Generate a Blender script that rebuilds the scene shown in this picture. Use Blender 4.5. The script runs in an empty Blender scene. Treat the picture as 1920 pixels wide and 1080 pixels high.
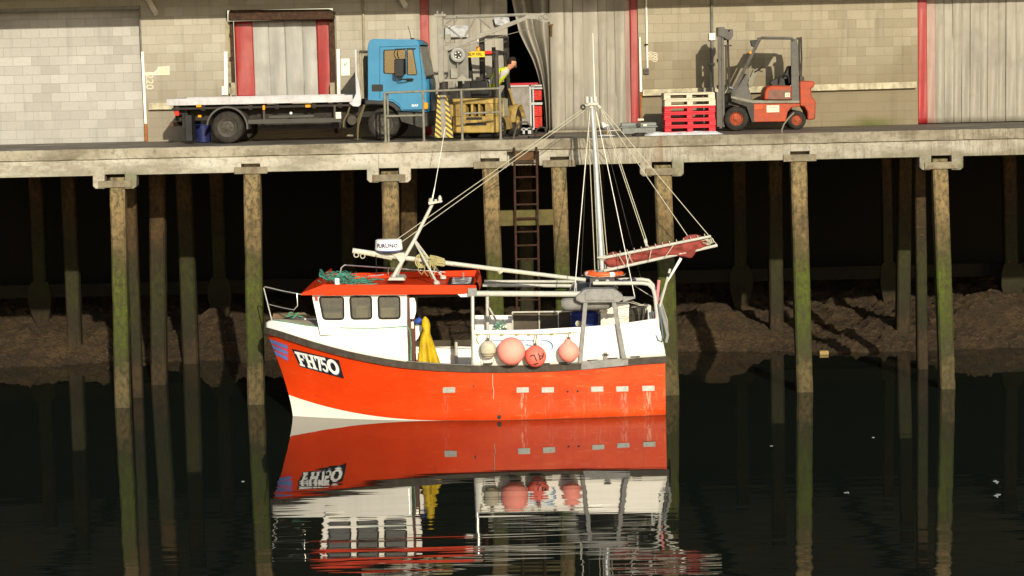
import bpy, bmesh, math, random
from mathutils import Vector, Matrix
from mathutils.bvhtree import BVHTree
random.seed(7)
R = math.radians
scene = bpy.context.scene
COL = scene.collection
# ------------------------------------------------------------------ camera
FPX, CAMY, CAMZ, PITCH, ROLL = 4320.0, -52.0, 7.64, R(5.6), R(1.3)
_F = Vector((0, math.cos(PITCH), -math.sin(PITCH)))
_U0 = Vector((0, math.sin(PITCH), math.cos(PITCH)))
_R0 = Vector((1, 0, 0))
_Rt = math.cos(ROLL) * _R0 - math.sin(ROLL) * _U0
_Up = math.cos(ROLL) * _U0 + math.sin(ROLL) * _R0
CAM = Vector((0, CAMY, CAMZ))
def ray(px, py):
    return _F + (px - 960) / FPX * _Rt + (540 - py) / FPX * _Up
def P(px, py, Y):                      # a point of the place seen in the photo, at depth Y behind the quay face
    d = ray(px, py); t = (Y - CAMY) / d.y
    return CAM + d * t
def Q(px, py, Y):
    p = P(px, py, Y); return (p.x, p.z)
def XP(px, py, Y): return P(px, py, Y).x
def ZP(px, py, Y): return P(px, py, Y).z
cd = bpy.data.cameras.new("camera"); cam = bpy.data.objects.new("camera", cd); COL.objects.link(cam)
cd.sensor_width = 36; cd.lens = FPX * 36 / 1920; cd.clip_end = 3000
mw = Matrix((( _Rt.x, _Up.x, -_F.x, 0), (_Rt.y, _Up.y, -_F.y, 0), (_Rt.z, _Up.z, -_F.z, 0), (0, 0, 0, 1)))
mw.translation = CAM
cam.matrix_world = mw
scene.camera = cam
# ------------------------------------------------------------------ light
SUN_E, SUN_A = R(18), R(11)
w = bpy.data.worlds.new("World"); scene.world = w; w.use_nodes = True
nt = w.node_tree; bg = nt.nodes["Background"]
sky = nt.nodes.new("ShaderNodeTexSky"); sky.sky_type = 'NISHITA'; sky.sun_disc = False
sky.sun_elevation = SUN_E; sky.sun_rotation = math.pi - SUN_A
nt.links.new(sky.outputs[0], bg.inputs[0]); bg.inputs[1].default_value = 0.11
sd = bpy.data.lights.new("sun", 'SUN'); sd.energy = 4.1; sd.angle = R(0.5); sd.color = (1, 0.89, 0.68)
so = bpy.data.objects.new("sun", sd); COL.objects.link(so)
tosun = Vector((math.sin(SUN_A) * math.cos(SUN_E), -math.cos(SUN_A) * math.cos(SUN_E), math.sin(SUN_E)))
so.rotation_euler = tosun.to_track_quat('Z', 'Y').to_euler(); so.location = (10, -40, 30)
vs = scene.view_settings; vs.view_transform = 'Standard'; vs.look = 'None'; vs.gamma = 1; vs.exposure = 0.55
scene.cycles.max_bounces = 8; scene.cycles.transparent_max_bounces = 8
# ------------------------------------------------------------------ colour
def lin(c): return c / 12.92 if c <= 0.04045 else ((c + 0.055) / 1.055) ** 2.4
def A(r, g, b, k=1.0):                 # base colour of a surface that the photo's sun shows as r, g, b
    return tuple(min(0.85, lin(v / 255) / (1.9 * t) * k) for v, t in ((r, 1.0), (g, 0.9), (b, 0.70)))
# ------------------------------------------------------------------ materials
class N:
    def __init__(s, name):
        s.m = bpy.data.materials.new(name); s.m.use_nodes = True
        s.t = s.m.node_tree; s.b = s.t.nodes["Principled BSDF"]; s.out = s.t.nodes["Material Output"]
        s.pos = s.t.nodes.new("ShaderNodeNewGeometry").outputs["Position"]
    def n(s, typ, **kw):
        nd = s.t.nodes.new(typ)
        for k, v in kw.items(): setattr(nd, k, v)
        return nd
    def put(s, sock, v):
        if isinstance(v, bpy.types.NodeSocket): s.t.links.new(v, sock)
        elif isinstance(v, (tuple, list)) and len(v) == 3 and sock.type == 'RGBA': sock.default_value = (*v, 1)
        else: sock.default_value = v
    def scaled(s, sx, sy, sz, off=(0, 0, 0)):
        m = s.n("ShaderNodeMapping"); s.put(m.inputs[0], s.pos); m.inputs[3].default_value = (sx, sy, sz); m.inputs[1].default_value = off
        return m.outputs[0]
    def noise(s, vec, scale=1.0, detail=4, rough=0.55):
        k = s.n("ShaderNodeTexNoise"); s.put(k.inputs["Vector"], vec); k.inputs["Scale"].default_value = scale
        k.inputs["Detail"].default_value = detail; k.inputs["Roughness"].default_value = rough
        return k.outputs[0]
    def ramp(s, f, stops):
        r = s.n("ShaderNodeValToRGB"); s.put(r.inputs[0], f); e = r.color_ramp.elements
        while len(e) < len(stops): e.new(0.5)
        for i, (p, c) in enumerate(stops):
            e[i].position = p; e[i].color = (c, c, c, 1) if isinstance(c, (int, float)) else (*c, 1)
        return r.outputs[0]
    def mix(s, fac, a, b, mode='MIX'):
        x = s.n("ShaderNodeMix", data_type='RGBA', blend_type=mode)
        s.put(x.inputs[0], fac); s.put(x.inputs[6], a); s.put(x.inputs[7], b); return x.outputs[2]
    def math(s, op, a, b=0.0):
        x = s.n("ShaderNodeMath", operation=op); s.put(x.inputs[0], a); s.put(x.inputs[1], b); return x.outputs[0]
    def rng(s, v, a, b, c, d):
        x = s.n("ShaderNodeMapRange"); s.put(x.inputs[0], v)
        for i, k in enumerate((a, b, c, d)): x.inputs[i + 1].default_value = k
        return x.outputs[0]
    def sep(s):
        x = s.n("ShaderNodeSeparateXYZ"); s.put(x.inputs[0], s.pos); return x.outputs
    def bump(s, h, strength=0.3, dist=0.02):
        x = s.n("ShaderNodeBump"); s.put(x.inputs["Height"], h); x.inputs["Strength"].default_value = strength
        x.inputs["Distance"].default_value = dist; s.t.links.new(x.outputs[0], s.b.inputs["Normal"])
    def fin(s, col, rough=0.6, metal=0.0, spec=0.5):
        s.put(s.b.inputs["Base Color"], col); s.put(s.b.inputs["Roughness"], rough); s.put(s.b.inputs["Metallic"], metal)
        s.put(s.b.inputs["Specular IOR Level"], spec); return s.m
MATS = {}
def mat(name, col, rough=0.6, metal=0.0, var=0.18, scale=3.0, bump=0.0, streak=0.0, dirt=0.0, dcol=(0.05, 0.04, 0.025), spec=0.18, coat=0.0):
    if name in MATS: return MATS[name]
    s = N(name)
    f = s.noise(s.pos, scale, 6)
    c = s.mix(s.ramp(f, [(0.3, 0.0), (0.7, 1.0)]), tuple(v * (1 - var) for v in col), tuple(min(0.9, v * (1 + var * 0.6)) for v in col))
    if streak:
        g = s.ramp(s.noise(s.scaled(9, 9, 0.5), 1.5, 5), [(0.5, 0.0), (0.72, 1.0)])
        c = s.mix(s.math('MULTIPLY', g, streak), c, dcol)
    if dirt:
        g = s.ramp(s.noise(s.scaled(1, 1, 1, (3, 7, 1)), scale * 1.7, 8, 0.7), [(0.48, 0.0), (0.66, 1.0)])
        c = s.mix(s.math('MULTIPLY', g, dirt), c, dcol)
    if bump: s.bump(s.noise(s.pos, scale * 12, 5), bump, 0.02)
    if coat: s.b.inputs["Coat Weight"].default_value = coat; s.b.inputs["Coat Roughness"].default_value = 0.1
    r = s.rng(f, 0.3, 0.7, max(0, rough - 0.06), min(1, rough + 0.08))
    MATS[name] = s.fin(c, r, metal, spec)
    return MATS[name]
def glass_mat(name, tint, refl=0.12):
    s = N(name)
    tr = s.n("ShaderNodeBsdfTransparent"); tr.inputs[0].default_value = (*tint, 1)
    gl = s.n("ShaderNodeBsdfGlossy"); gl.inputs["Roughness"].default_value = 0.03
    lw = s.n("ShaderNodeLayerWeight"); lw.inputs[0].default_value = 0.25
    mx = s.n("ShaderNodeMixShader"); s.put(mx.inputs[0], s.rng(lw.outputs[0], 0, 1, refl * 0.5, 0.6))
    s.t.links.new(tr.outputs[0], mx.inputs[1]); s.t.links.new(gl.outputs[0], mx.inputs[2]); s.t.links.new(mx.outputs[0], s.out.inputs[0])
    return s.m
# ------------------------------------------------------------------ mesh builder
class MB:
    def __init__(s): s.v = []; s.f = []
    def add(s, vs, fs):
        o = len(s.v); s.v += [Vector(p) for p in vs]; s.f += [tuple(i + o for i in f) for f in fs]; return s
    def box(s, x0, x1, y0, y1, z0, z1):
        return s.add([(x0, y0, z0), (x1, y0, z0), (x1, y1, z0), (x0, y1, z0), (x0, y0, z1), (x1, y0, z1), (x1, y1, z1), (x0, y1, z1)],
                     [(0, 3, 2, 1), (4, 5, 6, 7), (0, 1, 5, 4), (1, 2, 6, 5), (2, 3, 7, 6), (3, 0, 4, 7)])
    def prism(s, pts, y0, y1, caps=True, skip=()):
        n = len(pts)
        fs = [(i, (i + 1) % n, n + (i + 1) % n, n + i) for i in range(n) if i not in skip]
        if caps: fs += [tuple(range(n)), tuple(range(2 * n - 1, n - 1, -1))]
        return s.add([(x, y0, z) for x, z in pts] + [(x, y1, z) for x, z in pts], fs)
    def ppx(s, pts, y0, y1, Y=None, **k):              # outline given in photo pixels at depth Y (default y0)
        Y = y0 if Y is None else Y
        return s.prism([Q(a, b, Y) for a, b in pts], y0, y1, **k)
    def pbox(s, a, b, c, d, y0, y1):                   # upright box from pixel rectangle
        x0, z1 = Q(a, b, y0); x1, z0 = Q(c, d, y0)
        xm = XP((a + c) / 2, b, y0); 
        return s.box(XP(a, (b + d) / 2, y0), XP(c, (b + d) / 2, y0), y0, y1, ZP((a + c) / 2, d, y0), ZP((a + c) / 2, b, y0))
    def tube(s, pts, r, n=8, caps=True):
        pts = [Vector(p) for p in pts]; m = len(pts)
        rs = r if isinstance(r, (list, tuple)) else [r] * m
        vs = []; up = None
        for i, p in enumerate(pts):
            t = (pts[min(i + 1, m - 1)] - pts[max(i - 1, 0)])
            t = t.normalized() if t.length > 1e-9 else Vector((0, 0, 1))
            if up is None: up = Vector((0, 0, 1)) if abs(t.z) < 0.9 else Vector((1, 0, 0))
            a = t.cross(up)
            if a.length < 1e-4: a = t.cross(Vector((0, 1, 0.3)))
            a.normalize(); b = a.cross(t).normalized(); up = b
            for k in range(n):
                g = 2 * math.pi * k / n
                vs.append(p + (a * math.cos(g) + b * math.sin(g)) * rs[i])
        fs = [(i * n + k, i * n + (k + 1) % n, (i + 1) * n + (k + 1) % n, (i + 1) * n + k) for i in range(m - 1) for k in range(n)]
        if caps: fs += [tuple(range(n)), tuple(range((m - 1) * n, m * n))]
        return s.add(vs, fs)
    def tpx(s, pts, Y, r, n=8):                        # tube through pixel points at depth Y
        return s.tube([P(p[0], p[1], p[2] if len(p) > 2 else Y) for p in pts], r, n)
    def lathe(s, prof, c, axis=(0, 0, 1), n=24, caps=True):
        ax = Vector(axis).normalized(); q = ax.to_track_quat('Z', 'Y'); c = Vector(c)
        vs = [c + q @ Vector((r * math.cos(2 * math.pi * k / n), r * math.sin(2 * math.pi * k / n), h)) for r, h in prof for k in range(n)]
        m = len(prof)
        fs = [(i * n + k, i * n + (k + 1) % n, (i + 1) * n + (k + 1) % n, (i + 1) * n + k) for i in range(m - 1) for k in range(n)]
        if caps and prof[0][0] > 1e-6: fs.append(tuple(range(n)))
        if caps and prof[-1][0] > 1e-6: fs.append(tuple(range((m - 1) * n, m * n)))
        return s.add(vs, fs)
    def ball(s, c, rx, ry=None, rz=None, nu=20, nv=12, f=None):
        ry = rx if ry is None else ry; rz = rx if rz is None else rz; c = Vector(c)
        vs = [];
        for j in range(nv + 1):
            t = math.pi * j / nv
            for i in range(nu):
                p = 2 * math.pi * i / nu
                d = Vector((math.sin(t) * math.cos(p), math.sin(t) * math.sin(p), math.cos(t)))
                k = f(d) if f else 1
                vs.append(c + Vector((d.x * rx, d.y * ry, d.z * rz)) * k)
        fs = [(j * nu + i, j * nu + (i + 1) % nu, (j + 1) * nu + (i + 1) % nu, (j + 1) * nu + i) for j in range(nv) for i in range(nu)]
        return s.add(vs, fs)
    def torus(s, c, Rr, r, axis=(0, 0, 1), n=28, m=8, ell=1.0):
        ax = Vector(axis).normalized(); q = ax.to_track_quat('Z', 'Y'); c = Vector(c); vs = []
        for i in range(n):
            a = 2 * math.pi * i / n
            for k in range(m):
                b = 2 * math.pi * k / m; rr = Rr + r * math.cos(b)
                vs.append(c + q @ Vector((rr * math.cos(a), rr * ell * math.sin(a), r * math.sin(b))))
        return s.add(vs, [(i * m + k, ((i + 1) % n) * m + k, ((i + 1) % n) * m + (k + 1) % m, i * m + (k + 1) % m) for i in range(n) for k in range(m)])
    def grid(s, fn, nu, nv):
        vs = [fn(i / nu, j / nv) for j in range(nv + 1) for i in range(nu + 1)]
        return s.add(vs, [(j * (nu + 1) + i, j * (nu + 1) + i + 1, (j + 1) * (nu + 1) + i + 1, (j + 1) * (nu + 1) + i) for j in range(nv) for i in range(nu)])
    def xf(s, M):
        s.v = [M @ p for p in s.v]; return s
    def each(s, name, m, parent=None, **k):            # every separate piece becomes an object of its own
        par = list(range(len(s.v)))
        def find(i):
            while par[i] != i: par[i] = par[par[i]]; i = par[i]
            return i
        for f in s.f:
            for i in f[1:]: par[find(i)] = find(f[0])
        groups = {}
        for f in s.f: groups.setdefault(find(f[0]), []).append(f)
        for fl_ in groups.values():
            ids = sorted({i for f in fl_ for i in f}); mp = {i: j for j, i in enumerate(ids)}
            mb = MB(); mb.add([s.v[i] for i in ids], [tuple(mp[i] for i in f) for f in fl_]); o = mb.build(name, m, parent, **k)
        return o
    def build(s, name, m, parent=None, smooth=True, bevel=0.0, solid=0.0, seg=2, base=None):
        off = Vector((0, 0, 0))
        if parent is not None: off = WORLD.get(parent.name, Vector((0, 0, 0)))
        elif base is not None: off = Vector(base)
        elif s.v:
            xs = [p.x for p in s.v]; ys = [p.y for p in s.v]; off = Vector(((min(xs) + max(xs)) / 2, (min(ys) + max(ys)) / 2, min(p.z for p in s.v)))
        me = bpy.data.meshes.new(name); me.from_pydata([p - off for p in s.v], [], s.f)
        bm = bmesh.new(); bm.from_mesh(me)
        bmesh.ops.remove_doubles(bm, verts=bm.verts, dist=1e-5)
        bmesh.ops.recalc_face_normals(bm, faces=bm.faces); bm.to_mesh(me); bm.free()
        if smooth:
            for p in me.polygons: p.use_smooth = True
            me.set_sharp_from_angle(angle=R(38))
        o = bpy.data.objects.new(name, me); COL.objects.link(o)
        if parent is not None: o.parent = parent; WORLD[o.name] = off.copy()
        else: o.location = off; WORLD[o.name] = off.copy()
        if m: me.materials.append(m)
        if solid:
            d = o.modifiers.new("solidify", 'SOLIDIFY'); d.thickness = solid; d.offset = 0
        if bevel:
            b = o.modifiers.new("bevel", 'BEVEL'); b.width = bevel; b.segments = seg; b.limit_method = 'ANGLE'; b.angle_limit = R(35)
        return o
WORLD = {}
def tag(o, label=None, cat=None, group=None, kind=None):
    if label: o["label"] = label
    if cat: o["category"] = cat
    if group: o["group"] = group
    if kind: o["kind"] = kind
    return o
def thing(name, label, cat, loc, group=None):
    o = bpy.data.objects.new(name, None); COL.objects.link(o); o.location = loc; o.empty_display_size = 0.3
    WORLD[o.name] = Vector(loc); return tag(o, label, cat, group)
def clone(root, delta, label, group=None):             # a copy of a thing, its parts and sub-parts
    def cp(o, par):
        c = o.copy(); COL.objects.link(c)
        if par is not None: c.parent = par
        for ch in list(o.children): cp(ch, c)
        return c
    r = cp(root, None); r.location = root.location + Vector(delta); r["label"] = label
    if group: r["group"] = group
    return r
def holes_plate(outline, holes, y0, y1):               # flat plate with openings in the x-z plane
    cu = bpy.data.curves.new("c", 'CURVE'); cu.dimensions = '2D'; cu.fill_mode = 'BOTH'; cu.extrude = abs(y1 - y0) / 2
    for ring in [outline] + holes:
        sp = cu.splines.new('POLY'); sp.points.add(len(ring) - 1)
        for p, (x, z) in zip(sp.points, ring): p.co = (x, z, 0, 1)
        sp.use_cyclic_u = True
    ob = bpy.data.objects.new("c", cu); COL.objects.link(ob)
    dg = bpy.context.evaluated_depsgraph_get(); me = bpy.data.meshes.new_from_object(ob.evaluated_get(dg))
    mb = MB(); ym = (y0 + y1) / 2
    mb.add([(v.co.x, ym - v.co.z, v.co.y) for v in me.vertices], [tuple(p.vertices) for p in me.polygons])
    bpy.data.objects.remove(ob); bpy.data.meshes.remove(me); bpy.data.curves.remove(cu)
    return mb
def rrect(a, b, c, d, r, n=5):                         # rounded rectangle in pixels
    pts = []
    for cx, cy, s0 in ((c - r, b + r, -90), (c - r, d - r, 0), (a + r, d - r, 90), (a + r, b + r, 180)):
        for i in range(n + 1):
            g = R(s0 + 90 * i / n); pts.append((cx + r * math.cos(g), cy + r * math.sin(g)))
    return pts
def rquad(quad, r, n=4):                               # rounded quadrilateral in pixels
    pts = []
    for i in range(len(quad)):
        p = Vector(quad[i]); a = (Vector(quad[i - 1]) - p).normalized(); b = (Vector(quad[(i + 1) % len(quad)]) - p).normalized()
        s0 = p + a * r; s1 = p + b * r
        for k in range(n + 1):
            t = k / n; q = s0 * (1 - t) ** 2 + p * 2 * t * (1 - t) + s1 * t * t; pts.append((q.x, q.y))
    return pts
def text_polys(txt, size=1.0, bold=0.0, spacing=1.0):
    cu = bpy.data.curves.new("t", 'FONT'); cu.body = txt; cu.size = size; cu.offset = bold; cu.space_character = spacing
    cu.align_x = 'CENTER'; cu.align_y = 'CENTER'; cu.resolution_u = 3
    ob = bpy.data.objects.new("t", cu); COL.objects.link(ob)
    dg = bpy.context.evaluated_depsgraph_get(); me = bpy.data.meshes.new_from_object(ob.evaluated_get(dg))
    vs = [(v.co.x, v.co.y) for v in me.vertices]; fs = [tuple(p.vertices) for p in me.polygons]
    bpy.data.objects.remove(ob); bpy.data.meshes.remove(me); bpy.data.curves.remove(cu)
    return vs, fs
def text_on(txt, fn, size=1.0, bold=0.0, spacing=1.0):
    vs, fs = text_polys(txt, size, bold, spacing)
    mb = MB(); mb.add([fn(u, v) for u, v in vs], fs); return mb
# ================================================================== SETTING
YW = 4.6
DZ = ZP(960, 262, -0.06)
# ---- water
s = N("water")
x_, y_, z_ = s.sep()
n1 = s.noise(s.scaled(0.15, 0.62, 1), 1.0, 2, 0.45)
n2 = s.noise(s.scaled(0.24, 2.5, 1, (5, 2, 0)), 1.0, 2, 0.5)
n3 = s.noise(s.scaled(0.10, 0.35, 1, (1, 9, 0)), 1.0, 2, 0.5)
near = s.rng(s.math('ADD', y_, s.math('MULTIPLY', s.math('SUBTRACT', n3, 0.5), 6.0)), -5.0, -15.0, 0.0, 1.0)
near.node.clamp = False
near = s.math('ADD', 0.16, s.math('MULTIPLY', s.math('POWER', s.math('MAXIMUM', near, 0.0), 1.6), 0.75))
h = s.math('ADD', s.math('MULTIPLY', n1, 0.80), s.math('MULTIPLY', n2, 0.20))
h = s.math('ADD', s.math('MULTIPLY', h, near), s.math('MULTIPLY', n3, 0.5))
bp = s.n("ShaderNodeBump"); s.put(bp.inputs["Height"], h); bp.inputs["Strength"].default_value = 1.0; bp.inputs["Distance"].default_value = 0.022
s.t.links.new(bp.outputs[0], s.b.inputs["Normal"])
s.b.inputs["IOR"].default_value = 1.33
WATER = s.fin((0.008, 0.011, 0.008), 0.015, 0.0, 0.5)
mb = MB(); mb.add([(-160, -220, 0), (160, -220, 0), (160, 9.6, 0), (-160, 9.6, 0)], [(0, 1, 2, 3)])
tag(mb.build("water", WATER, smooth=False), kind='structure')
# ---- mud bank
def hsh(i, j, k=0):
    v = math.sin(i * 127.1 + j * 311.7 + k * 74.7) * 43758.5453; return v - math.floor(v)
def vn(x, y, k=0):
    i, j = math.floor(x), math.floor(y); u, v = x - i, y - j; u = u * u * (3 - 2 * u); v = v * v * (3 - 2 * v)
    return (hsh(i, j, k) * (1 - u) + hsh(i + 1, j, k) * u) * (1 - v) + (hsh(i, j + 1, k) * (1 - u) + hsh(i + 1, j + 1, k) * u) * v
def fbm(x, y, o=5, k=0):
    a, t = 0.5, 0
    for q in range(o): t += a * (vn(x, y, k + q) - 0.5); x *= 2.03; y *= 2.03; a *= 0.55
    return t
MOUNDS = []
for px, py, Y, hh, rr in ((1340, 640, 9.6, 0.75, 1.2), (1300, 655, 8.6, 0.35, 1.0), (1860, 600, 10.5, 0.75, 2.2), (1800, 640, 9.2, 0.3, 1.2),
                          (60, 640, 10.0, 0.45, 1.9), (200, 640, 9.8, 0.35, 1.0), (420, 620, 10.4, 0.55, 1.5), (580, 620, 10.0, 0.5, 1.6), (860, 610, 10.2, 0.6, 1.8),
                          (400, 600, 11.2, 0.3, 0.5), (1640, 640, 8.7, 0.18, 0.9)):
    MOUNDS.append((XP(px, py, Y), Y, hh, rr))
def mudz(x, y):
    e = 8.3 + 0.9 * fbm(x * 0.35, 3.3, 3) * 2 - (0.8 if x > 4 else 0) * min(1, max(0, (x - 4) / 3))
    z = (y - e) * (0.085 if y > e else 0.25)
    for mx, my, hh, rr in MOUNDS: z += hh * math.exp(-((x - mx) ** 2 + ((y - my) * 1.2) ** 2) / rr ** 2)
    z += fbm(x * 0.9, y * 0.9, 5, 3) * 0.42 + max(0, vn(x * 2.6, y * 2.6, 31) - .66) * .32 + max(0, vn(x * 6.5, y * 6.5, 37) - .62) * .16 + abs(fbm(x * 3.1, y * 3.1, 5, 9)) * 0.34
    return z
mb = MB(); mb.grid(lambda u, v: (lambda x, y: Vector((x, y, mudz(x, y))))(-25 + 50 * u, 5.2 + 13.5 * v ** 1.4), 800, 220)
s = N("mud")
f = s.noise(s.pos, 1.2, 8, 0.65)
c = s.mix(s.ramp(f, [(0.3, 0), (0.7, 1)]), (0.026, 0.016, 0.007), (0.098, 0.059, 0.024))
g = s.noise(s.pos, 14, 5, 0.7)
c = s.mix(s.ramp(g, [(0.45, 0), (0.62, 0.75)]), c, (0.016, 0.011, 0.006))
vo = s.n("ShaderNodeTexVoronoi"); s.put(vo.inputs["Vector"], s.pos); vo.inputs["Scale"].default_value = 13
sh = s.math('MULTIPLY', s.ramp(vo.outputs["Distance"], [(0.10, 1), (0.17, 0)]), s.ramp(s.noise(s.scaled(1, 1, 1, (4, 4, 4)), 0.8, 3), [(0.56, 0), (0.64, 1)]))
c = s.mix(sh, c, (0.34, 0.29, 0.20))
s.bump(s.math('ADD', g, s.math('MULTIPLY', s.noise(s.pos, 4.5, 6, .7), 1.5)), 1.0, 0.14)
MUD = s.fin(c, s.ramp(g, [(0.3, 0.45), (0.7, 0.9)]), 0, 0.4)
tag(mb.build("mud_bank", MUD), kind='structure')
# ---- concrete materials
def concrete(name, c0, c1, streak_x=None):
    s = N(name); x_, y_, z_ = s.sep()
    f = s.noise(s.pos, 1.1, 8, 0.65); g = s.noise(s.pos, 9, 6, 0.65)
    c = s.mix(s.ramp(f, [(0.32, 0), (0.68, 1)]), c0, c1)
    c = s.mix(s.ramp(g, [(0.48, 0), (0.72, 0.75)]), c, tuple(v * 0.42 for v in c0))
    pt = s.ramp(s.noise(s.scaled(.55, .55, 1.6, (7, 3, 1)), 1.0, 6, .7), [(0.48, 0), (0.60, 0.7)])
    c = s.mix(pt, c, tuple(v * 0.5 for v in (c0[0], c0[1] * .97, c0[2] * .9)))
    st = s.ramp(s.noise(s.scaled(7, 7, 0.6), 1.6, 8, 0.8), [(0.46, 0), (0.62, 1)])
    xm = s.rng(s.math('ADD', x_, s.math('MULTIPLY', f, 3.0)), 0.5, 3.0, 0.10, 0.85)
    xm = s.math('MULTIPLY', xm, s.ramp(s.noise(s.scaled(.35, .35, .9, (5, 9, 2)), 1.3, 5, .7), [(.36, .12), (.64, 1)]))
    c = s.mix(s.math('MULTIPLY', st, xm), c, (0.085, 0.068, 0.042))
    c = s.mix(s.rng(s.math('ADD', x_, s.math('MULTIPLY', f, 2.0)), -0.5, 2.5, 0.0, 0.25), c, (0.12, 0.10, 0.07))
    al = s.math('MULTIPLY', s.rng(s.math('ADD', z_, s.math('MULTIPLY', s.math('SUBTRACT', g, 0.5), 0.45)), DZ - 0.44, DZ - 0.60, 0, 1), s.ramp(f, [(0.42, 0.0), (0.62, 0.6)]))
    c = s.mix(al, c, (0.06, 0.07, 0.018))
    rs = s.ramp(s.noise(s.scaled(1.2, 1.2, 0.10, (31, 0, 0)), 1.3, 3), [(0.68, 0), (0.75, 0.55)])
    c = s.mix(rs, c, (0.13, 0.06, 0.025))
    s.bump(s.math('ADD', g, f), 0.5, 0.02)
    return s.fin(c, 0.85, 0, 0.25)
BEAM = concrete("beam_concrete", A(206, 189, 152), A(232, 219, 186))
SLAB = concrete("slab_concrete", A(164, 148, 114), A(210, 194, 156))
UNDER = mat("shaded_underside_concrete", (0.016, 0.014, 0.011), 0.9, 0, 0.3)  # near black: the shade under the deck is put into this colour
s = N("deck_asphalt"); f = s.noise(s.pos, 0.9, 7, 0.65); g = s.noise(s.pos, 30, 3)
c = s.mix(s.ramp(f, [(0.3, 0), (0.7, 1)]), (0.045, 0.037, 0.028), (0.13, 0.11, 0.085))
c = s.mix(s.ramp(g, [(0.4, 0), (0.7, 0.4)]), c, (0.17, 0.15, 0.115)); s.bump(g, 0.4, 0.01)
SOFF = mat("soffit_concrete", (0.58, 0.52, 0.38), 0.9, 0, 0.35, 0.8)
DECK = s.fin(c, s.ramp(f, [(0.35, 0.35), (0.6, 0.8)]), 0, 0.4)
mb = MB(); mb.box(-34, 34, 0.16, 17, DZ - 0.3, DZ - 0.004)
tag(mb.build("quay_deck", DECK, smooth=False), kind='structure')
# ---- quay edge with its brackets and pile cap plates
quay = thing("quay_edge", "long stained concrete edge beam of the quay with notched pile brackets", "quay edge", (0, 0, DZ - 0.7))
zk, zb = ZP(960, 281, -0.06), ZP(960, 312, 0)
random.seed(3)
def rough_strip(x0, x1, y0, y1, z0, z1, amp, n):       # a long beam with slightly broken arrises
    mb = MB(); prof = [(y0, z0), (y0, z1), (y1, z1), (y1, z0)]
    mb.grid(lambda u, v: (lambda p, x: Vector((x, p[0] + amp * fbm(x * 2.3, v * 9, 4, 5), p[1] + amp * 0.8 * fbm(x * 3.1, v * 7 + 3, 4, 8))))(prof[int(round(v * 4)) % 4], x0 + (x1 - x0) * u), n, 4)
    return mb
rough_strip(-34, 34, -0.06, 0.158, zk, DZ, 0.03, 700).build("edge_slab", SLAB, quay)
LADX0, LADX1 = XP(951, 290, 0), XP(1011, 290, 0)
TA = [215, 729, 1241, 1765]; TB = [470, 919, 1049, 1500]
# the beam is cut by notches over every pile
def ypx(px): return (960 - px) * math.tan(ROLL)        # roll offset of a level line in pixels
segs = []
notch = sorted([(c - 19, c + 19, 'A') for c in TA] + [(c - 18, c + 18, 'B') for c in TB] + [(951, 1011, 'L')])
mb = MB(); cur = -34.0
for a, b, t in notch:
    xa, xb = XP(a, 310, 0), XP(b, 310, 0)
    mb.box(cur, xa, 0, 0.35, zb, zk - 0.001)
    top = ZP(960, 296 if t == 'B' else 310, 0) if t != 'L' else ZP(960, 284, 0)
    mb.box(xa, xb, 0.0, 0.35, max(top, zb), zk - 0.001)
    if t == 'B' or t == 'L': mb.box(xa, xb, 0.34, 0.5, zb, top)
    cur = xb
mb.box(cur, 34, 0, 0.35, zb, zk - 0.001)
mb.build("edge_beam", BEAM, quay, bevel=0.012)
for c in TA:
    o = ypx(c)
    for sx in (-1, 1):
        mb = MB(); ins, outs = c + sx * 19, c + sx * 41
        pts = [(ins, 309 + o), (outs, 309 + o), (outs, 332 + o), (outs - sx * 5, 337 + o), (ins, 337 + o)]
        mb.ppx(pts, -0.012, 0.34, 0); mb.build("bracket", BEAM, quay, bevel=0.015)
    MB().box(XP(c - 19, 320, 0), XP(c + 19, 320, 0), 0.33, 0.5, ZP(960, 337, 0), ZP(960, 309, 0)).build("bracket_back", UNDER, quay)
PLATE = mat("plate_timber", A(158, 144, 108), 0.8, 0, 0.35, 5, 0.4, 0.3, 0.5, A(120, 70, 45))
for c, lo, hi, hw, in [(c, 335, 322, 31) for c in TA] + [(c, 315, 302, 31) for c in TB]:
    o = ypx(c); MB().pbox(c - hw, hi + o, c + hw, lo + o, -0.05, 0.10).build("cap_plate", PLATE, quay, bevel=0.01)
BOARD = mat("ladder_board", A(120, 84, 50), 0.8, 0, 0.35, 4, 0.3, 0.5)
MB().pbox(962, 276, 1004, 300, 0.10, 0.16).build("recess_board", BOARD, quay)
MB().box(-34, 34, 0.5, 18, zb + 0.12, zb + 0.3).build("soffit", SOFF, quay)
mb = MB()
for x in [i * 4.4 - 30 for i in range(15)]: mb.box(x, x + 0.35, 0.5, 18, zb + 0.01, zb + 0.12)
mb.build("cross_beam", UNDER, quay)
# ---- rear retaining wall under the deck
rw = MB().box(-34, 34, 17.8, 18.3, -1, zb + 0.1).build("retaining_wall", mat("shaded_wall", (0.008, 0.007, 0.005), 0.9, 0, 0.3)); tag(rw, "shade-darkened concrete retaining wall at the back of the space under the deck", "wall")  # wall colour lowered to stand in for deep shade
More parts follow.
